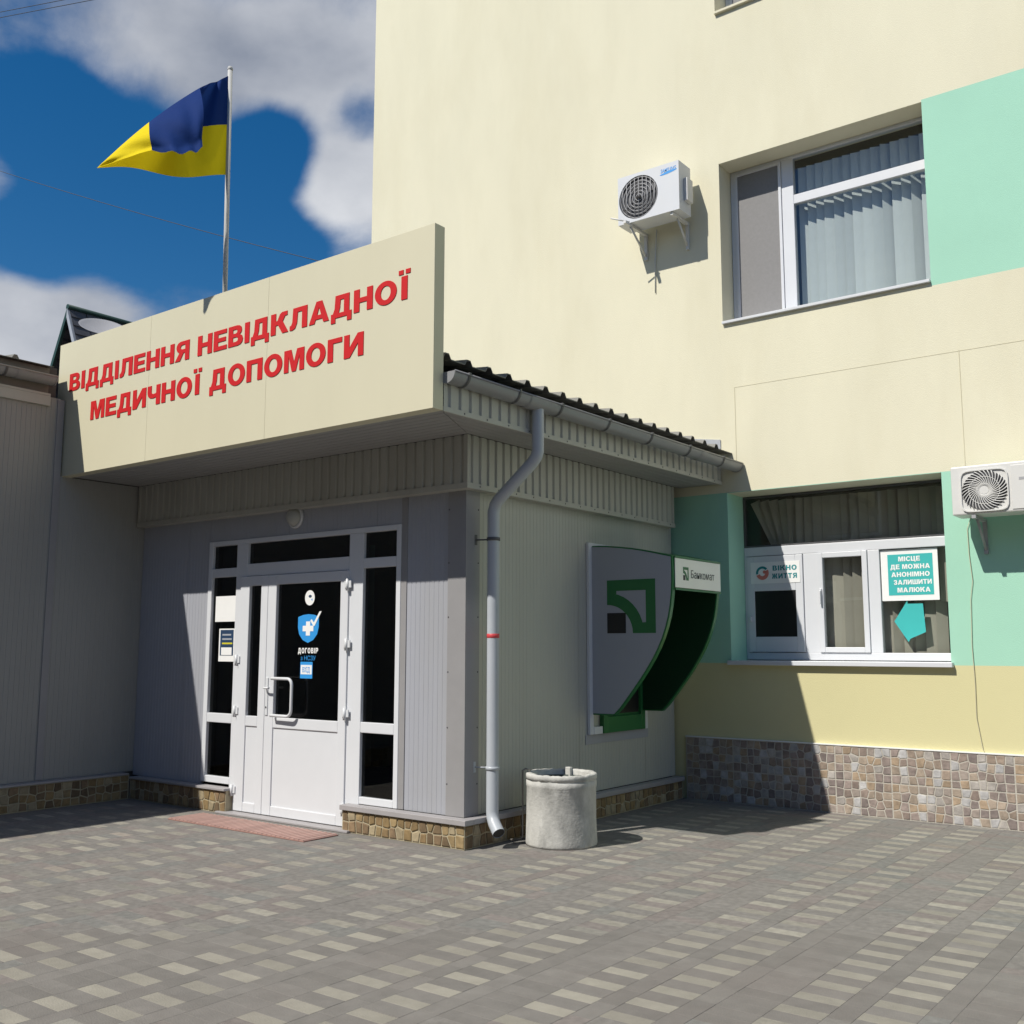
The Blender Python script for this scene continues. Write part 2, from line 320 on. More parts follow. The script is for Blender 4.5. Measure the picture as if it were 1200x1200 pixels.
# ---- heavy block capitals drawn as outlines (outer contour first, then holes)
def ell(cx, cy, rx, ry, n=28, a0=0, a1=360): return [(cx + rx * math.cos(R(a0 + (a1 - a0) * i / n)), cy + ry * math.sin(R(a0 + (a1 - a0) * i / n))) for i in range(n if a1 - a0 == 360 else n + 1)]
def rc(x0, x1, y0, y1): return [(x0, y0), (x1, y0), (x1, y1), (x0, y1)]
GL = {
 'І': (0.26, [rc(0, 0.26, 0, 1)]), 'Ї': (0.46, [rc(0.1, 0.36, 0, 1), rc(-0.02, 0.18, 1.09, 1.28), rc(0.28, 0.48, 1.09, 1.28)]),
 'Н': (0.86, [[(0, 0), (0, 1), (0.26, 1), (0.26, 0.61), (0.6, 0.61), (0.6, 1), (0.86, 1), (0.86, 0), (0.6, 0), (0.6, 0.4), (0.26, 0.4), (0.26, 0)]]),
 'Е': (0.76, [[(0, 0), (0, 1), (0.75, 1), (0.75, 0.8), (0.26, 0.8), (0.26, 0.61), (0.71, 0.61), (0.71, 0.41), (0.26, 0.41), (0.26, 0.2), (0.77, 0.2), (0.77, 0)]]),
 'Л': (0.88, [[(0, 0), (0, 0.2), (0.07, 0.22), (0.13, 0.35), (0.16, 1), (0.88, 1), (0.88, 0), (0.62, 0), (0.62, 0.79), (0.40, 0.79), (0.37, 0.3), (0.28, 0.06), (0.14, -0.01)]]),
 'Д': (0.97, [[(0, -0.22), (0, 0.2), (0.09, 0.2), (0.17, 0.42), (0.2, 1), (0.86, 1), (0.86, 0.2), (0.97, 0.2), (0.97, -0.22), (0.76, -0.22), (0.76, 0), (0.21, 0), (0.21, -0.22)], [(0.36, 0.2), (0.42, 0.45), (0.44, 0.79), (0.61, 0.79), (0.61, 0.2)]]),
 'В': (0.83, [[(0, 0), (0, 1), (0.48, 1), (0.62, 0.97), (0.73, 0.88), (0.76, 0.75), (0.73, 0.62), (0.64, 0.54), (0.77, 0.45), (0.83, 0.3), (0.8, 0.14), (0.7, 0.04), (0.55, 0)], [(0.26, 0.61), (0.43, 0.61), (0.5, 0.65), (0.51, 0.73), (0.47, 0.79), (0.41, 0.81), (0.26, 0.81)], [(0.26, 0.2), (0.46, 0.2), (0.54, 0.24), (0.56, 0.32), (0.52, 0.4), (0.45, 0.43), (0.26, 0.43)]]),
 'Я': (0.86, [[(0.86, 1), (0.86, 0), (0.6, 0), (0.6, 0.39), (0.5, 0.39), (0.29, 0), (-0.03, 0), (0.24, 0.42), (0.1, 0.52), (0.04, 0.68), (0.07, 0.84), (0.16, 0.95), (0.3, 1)], [(0.6, 0.58), (0.41, 0.58), (0.32, 0.63), (0.3, 0.71), (0.34, 0.78), (0.42, 0.81), (0.6, 0.81)]]),
 'К': (0.9, [[(0, 0), (0, 1), (0.26, 1), (0.26, 0.62), (0.35, 0.64), (0.47, 0.92), (0.58, 1), (0.86, 1), (0.86, 0.81), (0.74, 0.8), (0.62, 0.56), (0.92, 0), (0.61, 0), (0.38, 0.43), (0.26, 0.42), (0.26, 0)]]),
 'А': (0.98, [[(0, 0), (0.35, 1), (0.63, 1), (0.98, 0), (0.71, 0), (0.65, 0.18), (0.33, 0.18), (0.27, 0)], [(0.39, 0.37), (0.59, 0.37), (0.49, 0.73)]]),
 'О': (0.96, [ell(0.48, 0.5, 0.48, 0.52), ell(0.48, 0.5, 0.22, 0.31)[::-1]]),
 'М': (1.02, [[(0, 0), (0, 1), (0.36, 1), (0.51, 0.42), (0.66, 1), (1.02, 1), (1.02, 0), (0.79, 0), (0.79, 0.72), (0.61, 0), (0.41, 0), (0.23, 0.72), (0.23, 0)]]),
 'И': (0.9, [[(0, 0), (0, 1), (0.25, 1), (0.25, 0.42), (0.63, 1), (0.9, 1), (0.9, 0), (0.65, 0), (0.65, 0.58), (0.27, 0)]]),
 'Ч': (0.84, [[(0, 1), (0.26, 1), (0.26, 0.68), (0.3, 0.59), (0.42, 0.56), (0.58, 0.59), (0.58, 1), (0.84, 1), (0.84, 0), (0.58, 0), (0.58, 0.39), (0.4, 0.35), (0.2, 0.37), (0.06, 0.47), (0, 0.63)]]),
 'П': (0.86, [[(0, 0), (0, 1), (0.86, 1), (0.86, 0), (0.6, 0), (0.6, 0.79), (0.26, 0.79), (0.26, 0)]]),
 'Р': (0.82, [[(0, 0), (0, 1), (0.5, 1), (0.7, 0.95), (0.8, 0.82), (0.82, 0.66), (0.77, 0.48), (0.65, 0.38), (0.5, 0.35), (0.26, 0.35), (0.26, 0)], [(0.26, 0.55), (0.45, 0.55), (0.55, 0.6), (0.56, 0.7), (0.52, 0.78), (0.44, 0.8), (0.26, 0.8)]]),
 'Г': (0.68, [[(0, 0), (0, 1), (0.68, 1), (0.68, 0.79), (0.26, 0.79), (0.26, 0)]]),
 'Т': (0.8, [[(0.27, 0), (0.27, 0.79), (0, 0.79), (0, 1), (0.8, 1), (0.8, 0.79), (0.53, 0.79), (0.53, 0)]]),
 'Ш': (1.16, [[(0, 0), (0, 1), (0.25, 1), (0.25, 0.21), (0.455, 0.21), (0.455, 1), (0.705, 1), (0.705, 0.21), (0.91, 0.21), (0.91, 1), (1.16, 1), (1.16, 0)]]),
 'Ц': (0.92, [[(0, 0), (0, 1), (0.26, 1), (0.26, 0.21), (0.55, 0.21), (0.55, 1), (0.81, 1), (0.81, 0.2), (0.92, 0.2), (0.92, -0.2), (0.71, -0.2), (0.71, 0)]]),
 'С': (0.88, [ell(0.48, 0.5, 0.48, 0.52, 22, 35, 325) + ell(0.48, 0.5, 0.22, 0.31, 22, 35, 325)[::-1]]),
 'Ж': (1.2, [[(0, 0), (0.3, 0), (0.42, 0.4), (0.48, 0.4), (0.48, 0), (0.72, 0), (0.72, 0.4), (0.78, 0.4), (0.9, 0), (1.2, 0), (1.0, 0.52), (1.17, 1), (0.88, 1), (0.78, 0.6), (0.72, 0.6), (0.72, 1), (0.48, 1), (0.48, 0.6), (0.42, 0.6), (0.32, 1), (0.03, 1), (0.2, 0.52)]]),
 'З': (0.76, [[(0, 0.3), (0.04, 0.12), (0.2, 0.0), (0.5, 0), (0.7, 0.09), (0.76, 0.28), (0.62, 0.52), (0.73, 0.72), (0.66, 0.92), (0.45, 1), (0.2, 1), (0.04, 0.9), (0, 0.72), (0.25, 0.7), (0.3, 0.8), (0.44, 0.8), (0.47, 0.7), (0.42, 0.6), (0.25, 0.6), (0.25, 0.43), (0.42, 0.43), (0.5, 0.32), (0.44, 0.2), (0.3, 0.2), (0.25, 0.3)]]),
 'Ю': (1.2, [rc(0, 0.25, 0, 1), rc(0.2501, 0.365, 0.4, 0.61), ell(0.79, 0.5, 0.43, 0.52), ell(0.79, 0.5, 0.19, 0.31)[::-1]]),
}
GM = {}
def glyph(ch):
    """filled outline mesh of one capital, unit height, thickness 1"""
    if ch in GM: return GM[ch]
    cu = bpy.data.curves.new('glyph', 'CURVE'); cu.dimensions = '2D'; cu.fill_mode = 'BOTH'; cu.extrude = 0.5
    for pts in GL[ch][1]:
        sp = cu.splines.new('POLY'); sp.points.add(len(pts) - 1); sp.use_cyclic_u = True
        for p, (x, y) in zip(sp.points, pts): p.co = (x, y, 0, 1)
    o = bpy.data.objects.new('glyph', cu); col.objects.link(o)
    dg = bpy.context.evaluated_depsgraph_get(); dg.update()
    me = bpy.data.meshes.new_from_object(o.evaluated_get(dg)); bpy.data.objects.remove(o); bpy.data.curves.remove(cu)
    GM[ch] = ([tuple(v.co) for v in me.vertices], [tuple(p.vertices) for p in me.polygons]); bpy.data.meshes.remove(me)
    return GM[ch]
def block_text(body, x0, x1, z0, z1, fn, material, parent, depth, letters=True, gap=0.1, space=0.42):
    xs = []; x = 0
    for ch in body:
        xs.append(x); x += (space if ch == ' ' else GL[ch][0] + gap)
    k = (x1 - x0) / (x - gap); h = z1 - z0; whole = MB()
    for ch, u in zip(body, xs):
        if ch == ' ': continue
        vs, fs = glyph(ch); pts = [fn(x0 + (u + a) * k, z0 + b * h, (0.5 - c) * depth) for a, b, c in vs]
        if letters: MB().add(pts, fs).build('letter', material, parent)
        else: whole.add(pts, fs)
    if not letters: whole.build('lettering', material, parent)['kind'] = 'stuff'

FY = lambda Y: (lambda u, v, d: (u, Y + d, v))            # plane facing -Y; d = depth behind Y
FX = lambda X: (lambda u, v, d: (X + d, u, v))            # plane facing +X; u = Y; d>0 = towards +X

# ================================================================== SETTING
W = 0.10; LX = 0.1043                                     # paver grid units
g = MB().add([(-600, -600, -0.06), (600, -600, -0.06), (600, 600, -0.06), (-600, 600, -0.06)], [(0, 1, 2, 3)]).build('ground', M['ground'])
tag(g, kind='structure')
YW = 9.42; XP, YP = -5.0, 6.0; XS, YD = -5.09, 6.096; XL = -9.40
pav = MB().box(-9.36, 4.0, -1.5, YW, -0.055, -0.0016).build('pavement', M['sand'])
tag(pav, kind='structure')

def paver_mesh(lx, ly, name):
    j = 0.0012; c = 0.0009; h = 0.012
    x0, x1, y0, y1 = j / 2, lx - j / 2, j / 2, ly - j / 2
    m = MB()
    vs = [(x0, y0, -h), (x1, y0, -h), (x1, y1, -h), (x0, y1, -h), (x0, y0, -c), (x1, y0, -c), (x1, y1, -c), (x0, y1, -c),
          (x0 + c, y0 + c, 0), (x1 - c, y0 + c, 0), (x1 - c, y1 - c, 0), (x0 + c, y1 - c, 0)]
    fs = [(8, 9, 10, 11)]
    for i in range(4):
        k = (i + 1) % 4
        fs += [(i, k, 4 + k, 4 + i), (4 + i, 4 + k, 8 + k, 8 + i)]
    return vs, fs
X0 = -2.02 * 0.917                                          # start of one light column
PER = 8 * LX
cells = []                                                  # (x, y, lx, ly, light)
rp = random.Random(3)
for ip in range(-9, 8):
    bx = X0 + ip * PER
    def colm(off, wid, mixed, step, pat, yo=0.0):
        y = 0.6 + yo; k = 0
        while y < YW - 0.02:
            st = step if step > 0.15 or not mixed else (0.088 if pat(k) else 0.112)
            ly = min(st, YW - 0.004 - y)
            cells.append((bx + off * LX, y, wid * LX, ly, pat(k))); y += st; k += 1
    yy = 0.0
    colm(0, 2, 1, W, lambda k: k % 2 == 0, 0.004)
    colm(2, 1, 0, 2 * W, lambda k: False, 0.05)
    colm(3, 2, 1, W, lambda k: k % 2 == 1, -0.008)
    colm(5, 1, 0, 2 * W, lambda k: False, 0.12)
    colm(6, 2, 0, W, lambda k: False, 0.004)
cells = [c for c in cells if c[0] > -9.3 and c[0] < 2.2 and not (c[0] < XP - 0.02 and c[1] + c[3] > YP - 0.01)]
# which cells show largest in the photograph: nearest ones inside the view
def in_view(x, y):
    v = cam.matrix_world.inverted() @ Vector((x, y, 0))
    if v.z >= -0.1: return None
    u = -v.x / v.z * 1207.4 + 600 if False else 600 + 1207.4 * v.x / (-v.z); w = 600 - 1207.4 * v.y / (-v.z)
    return (u, w, -v.z)
near = []
for i, c in enumerate(cells):
    q = in_view(c[0] + c[2] / 2, c[1] + c[3] / 2)
    if q and 0 < q[0] < 1200 and 0 < q[1] < 1200: near.append((q[2], i))
near.sort(); pick = set(i for _, i in near[:300])
fm = MB(); tints = []
shared = {}
def ptint(light):
    if light:
        k = 1 + rp.uniform(-0.17, 0.12); r = rp.random()
        c = (0.27, 0.254, 0.215) if r < 0.8 else ((0.25, 0.222, 0.19) if r < 0.87 else (0.225, 0.215, 0.19))
    else:
        k = 1 + rp.uniform(-0.07, 0.07); r = rp.random()
        c = (0.185, 0.174, 0.160) if r < 0.62 else ((0.19, 0.169, 0.156) if r < 0.85 else (0.175, 0.172, 0.16))
    return tuple(v * k for v in c)
for i, (x, y, lx, ly, light) in enumerate(cells):
    dz = rp.uniform(-0.0005, 0.0005)
    if i in pick and y + ly < YW - 0.05:
        key = (round(lx, 4), round(ly, 4), light)
        if key not in shared:
            vs, fs = paver_mesh(lx, ly, 'paver'); shared[key] = MB().add(vs, fs).mesh('paver', M['paver_light'] if light else M['paver_dark'])
        link('paver', shared[key], pav, (x, y, dz))
    else:
        vs, fs = paver_mesh(lx, ly, 'paver'); fm.add([(a + x, b + y, c + dz) for a, b, c in vs], fs)
        tints += [ptint(light)] * len(fs)
pf = fm.build('paver_field', M['paver'], pav); set_tint(pf.data, tints); pf['kind'] = 'stuff'
# plain kerb strip against the walls closes the field edge
# ================================================================== YELLOW BUILDING
mb_ = empty('main_building')
tag(mb_, 'tall cream plastered building with mint green bands beside its windows', 'building')
XB0, XB1, ZB = -9.56, 5.5, 13.0
WX0, WX1 = -4.465, -2.417
wins = [(WX0, WX1, 1.335, 3.015), (WX0, WX1, 4.755, 6.495), (WX0, WX1, 8.165, 9.9), (WX1 + 3.1, WX1 + 5.15, 1.335, 3.015), (WX1 + 3.1, WX1 + 5.15, 4.755, 6.495)]
xs = sorted({XB0, XB1} | {w[0] for w in wins} | {w[1] for w in wins})
zs_ = sorted({0.0, ZB, 0.60, 1.332, 3.02, 4.725, 6.515} | {w[2] for w in wins} | {w[3] for w in wins})
wall = MB(); TH = 0.42
def hole(x, z): return any(w[0] < x < w[1] and w[2] < z < w[3] for w in wins)
for i in range(len(xs) - 1):
    for k in range(len(zs_) - 1):
        a, b, c, d = xs[i], xs[i + 1], zs_[k], zs_[k + 1]
        if hole((a + b) / 2, (c + d) / 2): continue
        cz = (c + d) / 2
        m = 2 if cz < 1.332 else 1 if (1.332 < cz < 3.02) or (4.725 < cz < 6.515 and a >= WX1 - 1e-6 and b <= WX1 + 3.11) else 0
        wall.add([(a, YW, c), (b, YW, c), (b, YW, d), (a, YW, d)], [(0, 1, 2, 3)], m)
for (a, b, c, d) in wins:                                  # reveals
    lm = 1 if c < 2 else 0
    wall.add([(a, YW, c), (a, YW, d), (a, YW + TH, d), (a, YW + TH, c)], [(0, 1, 2, 3)], lm)
    wall.add([(b, YW, c), (b, YW + TH, c), (b, YW + TH, d), (b, YW, d)], [(0, 1, 2, 3)], lm)
    wall.add([(a, YW, d), (b, YW, d), (b, YW + TH, d), (a, YW + TH, d)], [(0, 1, 2, 3)], 0)
    wall.add([(a, YW, c), (a, YW + TH, c), (b, YW + TH, c), (b, YW, c)], [(0, 1, 2, 3)], 0)
# sides, back, roof slab and inner lining
wall.add([(XB0, YW, 0), (XB0, YW, ZB), (XB0, 20, ZB), (XB0, 20, 0)], [(0, 1, 2, 3)], 0)
wall.add([(XB1, YW, 0), (XB1, 20, 0), (XB1, 20, ZB), (XB1, YW, ZB)], [(0, 1, 2, 3)], 0)
wall.add([(XB0, 20, 0), (XB0, 20, ZB), (XB1, 20, ZB), (XB1, 20, 0)], [(0, 1, 2, 3)], 0)
wall.box(XB0 - 0.05, XB1 + 0.05, YW - 0.06, 20.05, ZB + 0.002, ZB + 0.2, 0)
wall.build('wall', [M['cream'], M['teal'], M['cream_low']], mb_)
rm = MB()
for z in (0.02, 3.5, 3.9, 7.4, 7.8): rm.box(XB0 + 0.05, XB1 - 0.05, YW + TH + 0.02, 14, z, z + 0.08)
rm.box(XB0 + 0.05, XB1 - 0.05, 13.2, 13.3, 0.1, ZB - 0.3)
for x in (-5.4, -1.4): rm.box(x, x + 0.1, YW + TH + 0.02, 13.2, 0.12, ZB - 0.4)
rm.build('interior', M['interior'], mb_)
sm = MB()
sm.box(-4.357, -4.352, YW - 0.003, YW + 0.01, 3.3, 4.08); sm.box(-2.216, -2.211, YW - 0.003, YW + 0.01, 3.025, 4.09); sm.box(-4.357, 2.5, YW - 0.002, YW + 0.01, 4.081, 4.0835)
sm.build('plaster_seam', M['seam'], mb_)

def frame_rect(mb, x0, x1, z0, z1, t, y0, y1, m=0, tl=None, tr=None, tt=None, tb=None):
    tl = t if tl is None else tl; tr = t if tr is None else tr; tt = t if tt is None else tt; tb = t if tb is None else tb
    mb.box(x0, x0 + tl, y0, y1, z0, z1, m); mb.box(x1 - tr, x1, y0, y1, z0, z1, m)
    mb.box(x0 + tl, x1 - tr, y0 + 0.0005, y1 - 0.0005, z1 - tt, z1, m); mb.box(x0 + tl, x1 - tr, y0 + 0.0005, y1 - 0.0005, z0, z0 + tb, m)
def pane(x0, x1, z0, z1, y, gm, parent): return MB().box(x0, x1, y, y + 0.006, z0, z1).build('pane', gm, parent)

def upper_window(z0, z1):
    yf = YW + 0.27; d = 0.07
    f = MB(); frame_rect(f, WX0 + 0.003, WX1 - 0.003, z0 + 0.045, z1 - 0.003, 0.045, yf, yf + d, tt=0.03)
    f.box(-3.90, -3.775, yf + 0.002, yf + d - 0.002, z0 + 0.09, z1 - 0.033)                       # mullion
    f.box(-3.775, WX1 - 0.048, yf + 0.003, yf + d - 0.003, z0 + 1.215, z0 + 1.31)                   # transom bar
    w = f.build('window', M['white_pvc'], mb_, 0.004)
    s = MB(); frame_rect(s, WX0 + 0.05, -3.902, z0 + 0.092, z1 - 0.035, 0.03, yf - 0.012, yf + 0.03); s.build('net_frame', M['white_pvc'], w, 0.003)
    MB().box(WX0 + 0.08, -3.932, yf + 0.006, yf + 0.009, z0 + 0.122, z1 - 0.065).build('insect_net', M['net'], w)
    pane(-3.775, WX1 - 0.048, z0 + 0.09, z0 + 1.215, yf + 0.03, M['win_glass'], w)
    pane(-3.775, WX1 - 0.048, z0 + 1.31, z1 - 0.033, yf + 0.03, M['win_glass'], w)
    MB().box(WX0 + 0.003, WX1 - 0.003, YW - 0.035, yf - 0.0005, z0 + 0.001, z0 + 0.028).build('sill', M['cream'] if z0 > 7 else M['white_metal'], w, 0.003)
    me = None; rb = random.Random(int(z0 * 10))
    x = -3.775; k = 0
    while x < WX1 - 0.1:
        hz = z1 - z0 - 0.15
        if me is None: me = MB().box(-0.052, 0.052, -0.0008, 0.0008, 0, hz).mesh('blind_slat', M['blind'])
        o = link('blind_slat', me, w, (x + 0.05, yf + 0.16 + rb.uniform(-0.004, 0.004), z0 + 0.06))
        o.rotation_euler = (0, 0, R(18 + rb.uniform(-16, 26)))
        x += 0.089 + rb.uniform(-0.008, 0.012)
    return w
upper_window(4.755, 6.495); upper_window(8.165, 9.9)
# lower window
z0, z1 = 1.335, 3.015; yf = YW + 0.355
f = MB(); d = 0.075
f.box(WX0 + 0.002, WX0 + 0.03, yf, yf + d, z0 + 0.05, 2.49); f.box(WX1 - 0.05, WX1 - 0.002, yf, yf + d, z0 + 0.05, 2.40)
f.box(WX0 + 0.002, WX1 - 0.002, yf + 0.002, yf + d, z0 + 0.028, z0 + 0.10); f.box(WX0 + 0.03, WX1 - 0.002, yf + 0.001, yf + d, 2.40, 2.49)
f.box(-3.845, -3.70, yf + 0.003, yf + d, z0 + 0.10, 2.40); f.box(-3.215, -3.105, yf + 0.003, yf + d, z0 + 0.10, 2.40)
lw = f.build('window', M['white_pvc'], mb_, 0.004); lw['label'] = 'ground floor window with white lower sashes and dark transom'
t = MB(); frame_rect(t, WX0 + 0.003, WX1 - 0.003, 2.4905, z1 - 0.003, 0.018, yf + 0.004, yf + 0.06); t.build('transom_frame', M['darkgrey'], lw)
pane(WX0 + 0.021, WX1 - 0.021, 2.5085, z1 - 0.021, yf + 0.03, M['low_glass'], lw)
# anonymous hatch leaf on the left
h = MB(); frame_rect(h, -4.432, -3.85, z0 + 0.105, 2.395, 0.075, yf - 0.012, yf + 0.05, tt=0.35, tb=0.15)
hl = h.build('hatch_leaf', M['white_pvc'], lw, 0.004)
MB().box(-4.36, -3.92, yf - 0.005, yf + 0.001, 1.585, 2.048).build('pane', M['black'], lw)
MB().box(-4.41, -4.385, yf - 0.04, yf - 0.0125, 1.74, 1.80).build('knob', M['white_pvc'], lw, 0.006)
s = MB(); frame_rect(s, -3.698, -3.217, z0 + 0.102, 2.398, 0.05, yf - 0.014, yf + 0.05); s.build('sash', M['white_pvc'], lw, 0.004)
pane(-3.648, -3.267, z0 + 0.152, 2.348, yf + 0.02, M['low_glass'], lw)
hd = MB().box(-3.685, -3.66, yf - 0.03, yf - 0.0145, 1.98, 2.05); hd.box(-3.681, -3.664, yf - 0.05, yf - 0.03, 1.90, 2.03); hd.build('sash_handle', M['white_metal'], lw, 0.004)
pane(-3.105, WX1 - 0.05, z0 + 0.10, 2.40, yf + 0.03, M['low_glass'], lw)
MB().box(WX0 - 0.02, WX1 + 0.02, YW - 0.06, yf - 0.0005, z0 - 0.02, z0 + 0.022).build('sill', M['white_pvc'], lw, 0.004)
rb = random.Random(5); me = MB().box(-0.05, 0.05, -0.0008, 0.0008, -1.56, 0).mesh('blind_slat', M['blind2'])
x = WX0 + 0.05; k = 0
while x < WX1 - 0.05:
    if not (-2.62 < x):
        o = link('blind_slat', me, lw, (x + 0.03, yf + 0.13, z1 - 0.04))
        tilt = max(0.0, 24 - k * 5.5)
        o.rotation_euler = (0, R(-tilt), R(rb.uniform(-5, 38)))
    x += 0.092 + rb.uniform(-0.006, 0.008); k += 1
MB().box(-2.60, WX1 - 0.06, yf + 0.12, yf + 0.122, 1.9, z1 - 0.05).build('blind_panel', M['blind2'], lw)

# stone plinths --------------------------------------------------------------
PAL_B = [(0.30, 0.235, 0.185), (0.25, 0.195, 0.165), (0.34, 0.275, 0.215), (0.22, 0.18, 0.165), (0.28, 0.225, 0.20), (0.34, 0.255, 0.175), (0.43, 0.42, 0.415), (0.31, 0.26, 0.225), (0.37, 0.34, 0.31)]
PAL_A = [(0.24, 0.165, 0.075), (0.20, 0.135, 0.065), (0.29, 0.21, 0.105), (0.16, 0.11, 0.06), (0.33, 0.27, 0.17), (0.22, 0.15, 0.085)]
def clip(poly, a, b, c):                                   # keep a*x+b*y<=c
    out = []
    for i in range(len(poly)):
        p, q = poly[i], poly[(i + 1) % len(poly)]
        fp = a * p[0] + b * p[1] - c; fq = a * q[0] + b * q[1] - c
        if fp <= 0: out.append(p)
        if fp * fq < 0:
            t = fp / (fp - fq); out.append((p[0] + t * (q[0] - p[0]), p[1] + t * (q[1] - p[1])))
    return out
def stones(u0, u1, v0, v1, size, rng, gap, tile=None):
    pts = []
    nu = max(1, round((u1 - u0) / size)); nv = max(1, round((v1 - v0) / size))
    du, dv = (u1 - u0) / nu, (v1 - v0) / nv
    for i in range(nu):
        for k in range(nv):
            pts.append((u0 + (i + 0.5 + rng.uniform(-0.2, 0.2)) * du, v0 + (k + 0.5 + rng.uniform(-0.2, 0.2)) * dv))
    out = []
    for i, p in enumerate(pts):
        poly = [(u0, v0), (u1, v0), (u1, v1), (u0, v1)]
        for k, q in enumerate(pts):
            if k == i or abs(p[0] - q[0]) > 3 * size or abs(p[1] - q[1]) > 3 * size: continue
            a, b = q[0] - p[0], q[1] - p[1]; l = math.hypot(a, b)
            poly = clip(poly, a / l, b / l, (a * (p[0] + q[0]) / 2 + b * (p[1] + q[1]) / 2) / l - gap / 2)
            if not poly: break
        if poly:
            poly = clip(clip(clip(clip(poly, 1, 0, u1 - gap / 2), -1, 0, -(u0 + gap / 2)), 0, 1, v1 - gap / 2), 0, -1, -(v0 + gap / 2))
        if len(poly) >= 3: out.append(poly)
    return out
def stone_obj(poly, fn, parent, pal, rng, th=0.007):
    n = len(poly); cu = sum(p[0] for p in poly) / n; cv = sum(p[1] for p in poly) / n
    t = th * rng.uniform(0.7, 1.4)
    inner = [(cu + (p[0] - cu) * 0.86, cv + (p[1] - cv) * 0.86) for p in poly]
    m = MB(); vs = [fn(u, v, 0) for u, v in poly] + [fn(u, v, t * 0.6) for u, v in poly] + [fn(u, v, t) for u, v in inner]
    fs = [tuple(range(2 * n, 3 * n))]
    for i in range(n):
        k = (i + 1) % n; fs += [(i, k, n + k, n + i), (n + i, n + k, 2 * n + k, 2 * n + i)]
    m.add(vs, fs)
    me = m.mesh('stone', M['stone']); c = rng.choice(pal); k = rng.uniform(0.82, 1.15)
    set_tint(me, [tuple(q * k for q in c)] * len(fs))
    o = bpy.data.objects.new('stone', me); col.objects.link(o); o.parent = parent
    return o
rs = random.Random(11)
pl = MB().box(-4.97, 2.6, YW - 0.025, YW - 0.001, 0.0, 0.602).build('plinth', M['grout'], mb_)
MB().box(-4.97, 2.6, YW - 0.034, YW - 0.001, 0.6025, 0.612).build('plinth_cap', M['paper'], mb_)
polys = []
x = -4.96
tw = 0.50
while x < -0.6:
    for (v0, v1) in ((0.004, 0.30), (0.302, 0.60)):
        polys += [(p, x) for p in stones(x, x + tw - 0.003, v0, v1, 0.070, rs, 0.010)]
    x += tw
vis = sorted(polys, key=lambda t: (t[1] < -1.9 + 0.3) and -1 or 0)
cnt = 0; rest = MB(); rt = []
fpl = lambda u, v, d: (u, YW - 0.025 - d, v)
polys.sort(key=lambda t: -sum(q[0] for q in t[0]) / len(t[0]))
for p, xx in polys:
    cu = sum(q[0] for q in p) / len(p)
    if cu < -1.75 and cnt < 300:
        stone_obj(p, fpl, pl, PAL_B, rs, 0.004); cnt += 1
    else:
        o0 = len(rest.f); rest.prism(p, fpl, 0, 0.004); c = rs.choice(PAL_B); rt += [c] * (len(rest.f) - o0)
so_ = rest.build('stone_field', M['stone'], pl); set_tint(so_.data, rt); so_['kind'] = 'stuff'

# ================================================================== ENTRANCE ANNEX
ax = empty('entrance_annex'); tag(ax, 'low grey panelled entrance building with white glazed door and metal canopy', 'building')
ZS = 3.11; ZC0 = 2.735
def ribbed(u0, u1, z0, z1, fn, name='panel', pitch=0.048, g=0.0022, th=0.03, parent=None, m=None):
    """vertical micro-ribbed sandwich panel; fn(u, n, z), n towards the outside"""
    n = max(2, round((u1 - u0) / pitch)); p = (u1 - u0) / n; prof = [(u0, -th), (u0, 0)]
    for i in range(n):
        a = u0 + i * p
        if i: prof += [(a - 0.006, 0), (a - 0.003, -g), (a + 0.003, -g), (a + 0.006, 0)]
    prof += [(u1, 0), (u1, -th)]
    b = MB(); b.strip(prof, fn, z0, z1)
    b.add([fn(u0, -th, z0), fn(u1, -th, z0), fn(u1, -th, z1), fn(u0, -th, z1)], [(0, 1, 2, 3)])
    b.add([fn(u0, 0, z0), fn(u0, -th, z0), fn(u1, -th, z0), fn(u1, 0, z0)], [(0, 1, 2, 3)])
    return b.build(name, m or M['panel'], parent or ax)
fF = lambda u, n, z: (u, YD - n, z)
fS = lambda u, n, z: (XS + n, u, z)
DX0, DX1 = -8.285, -5.765                                    # outer edges of the glazed entrance
ZL = 0.215
for a, b in ((XL + 0.004, -8.62), (-8.616, DX0 - 0.004)): ribbed(a, b, ZL + 0.002, ZC0 + 0.03, fF)
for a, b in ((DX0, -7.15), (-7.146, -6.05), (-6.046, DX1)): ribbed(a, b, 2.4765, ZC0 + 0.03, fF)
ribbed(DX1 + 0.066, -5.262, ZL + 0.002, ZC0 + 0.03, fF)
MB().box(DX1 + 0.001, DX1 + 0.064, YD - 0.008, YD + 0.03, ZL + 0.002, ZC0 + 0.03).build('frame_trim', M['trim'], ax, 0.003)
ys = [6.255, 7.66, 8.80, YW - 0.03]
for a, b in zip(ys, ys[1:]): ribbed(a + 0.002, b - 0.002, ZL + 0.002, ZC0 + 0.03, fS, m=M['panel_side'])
ct = MB(); ct.box(-5.260, -5.078, YD - 0.012, YD - 0.0005, ZL + 0.002, ZC0 + 0.02); ct.box(XS + 0.0005, -5.078, YD - 0.0005, 6.253, ZL + 0.002, ZC0 + 0.02)
ctr = ct.build('corner_trim', M['trim'], ax)
sc_me = MB().lathe([(0, 0.004), (0.005, 0.0035), (0.007, 0)], (0, 0, 0), 8).mesh('screw', M['darkgrey'])
def screw(p, face, parent):
    o = link('screw', sc_me, parent, p); o.rotation_euler = (R(90), 0, 0) if face == 'F' else (0, R(90), 0)
for k in range(6):
    screw((-5.25, YD - 0.012, 0.45 + k * 0.42), 'F', ctr); screw((-5.078, 6.235, 0.45 + k * 0.42), 'S', ctr)
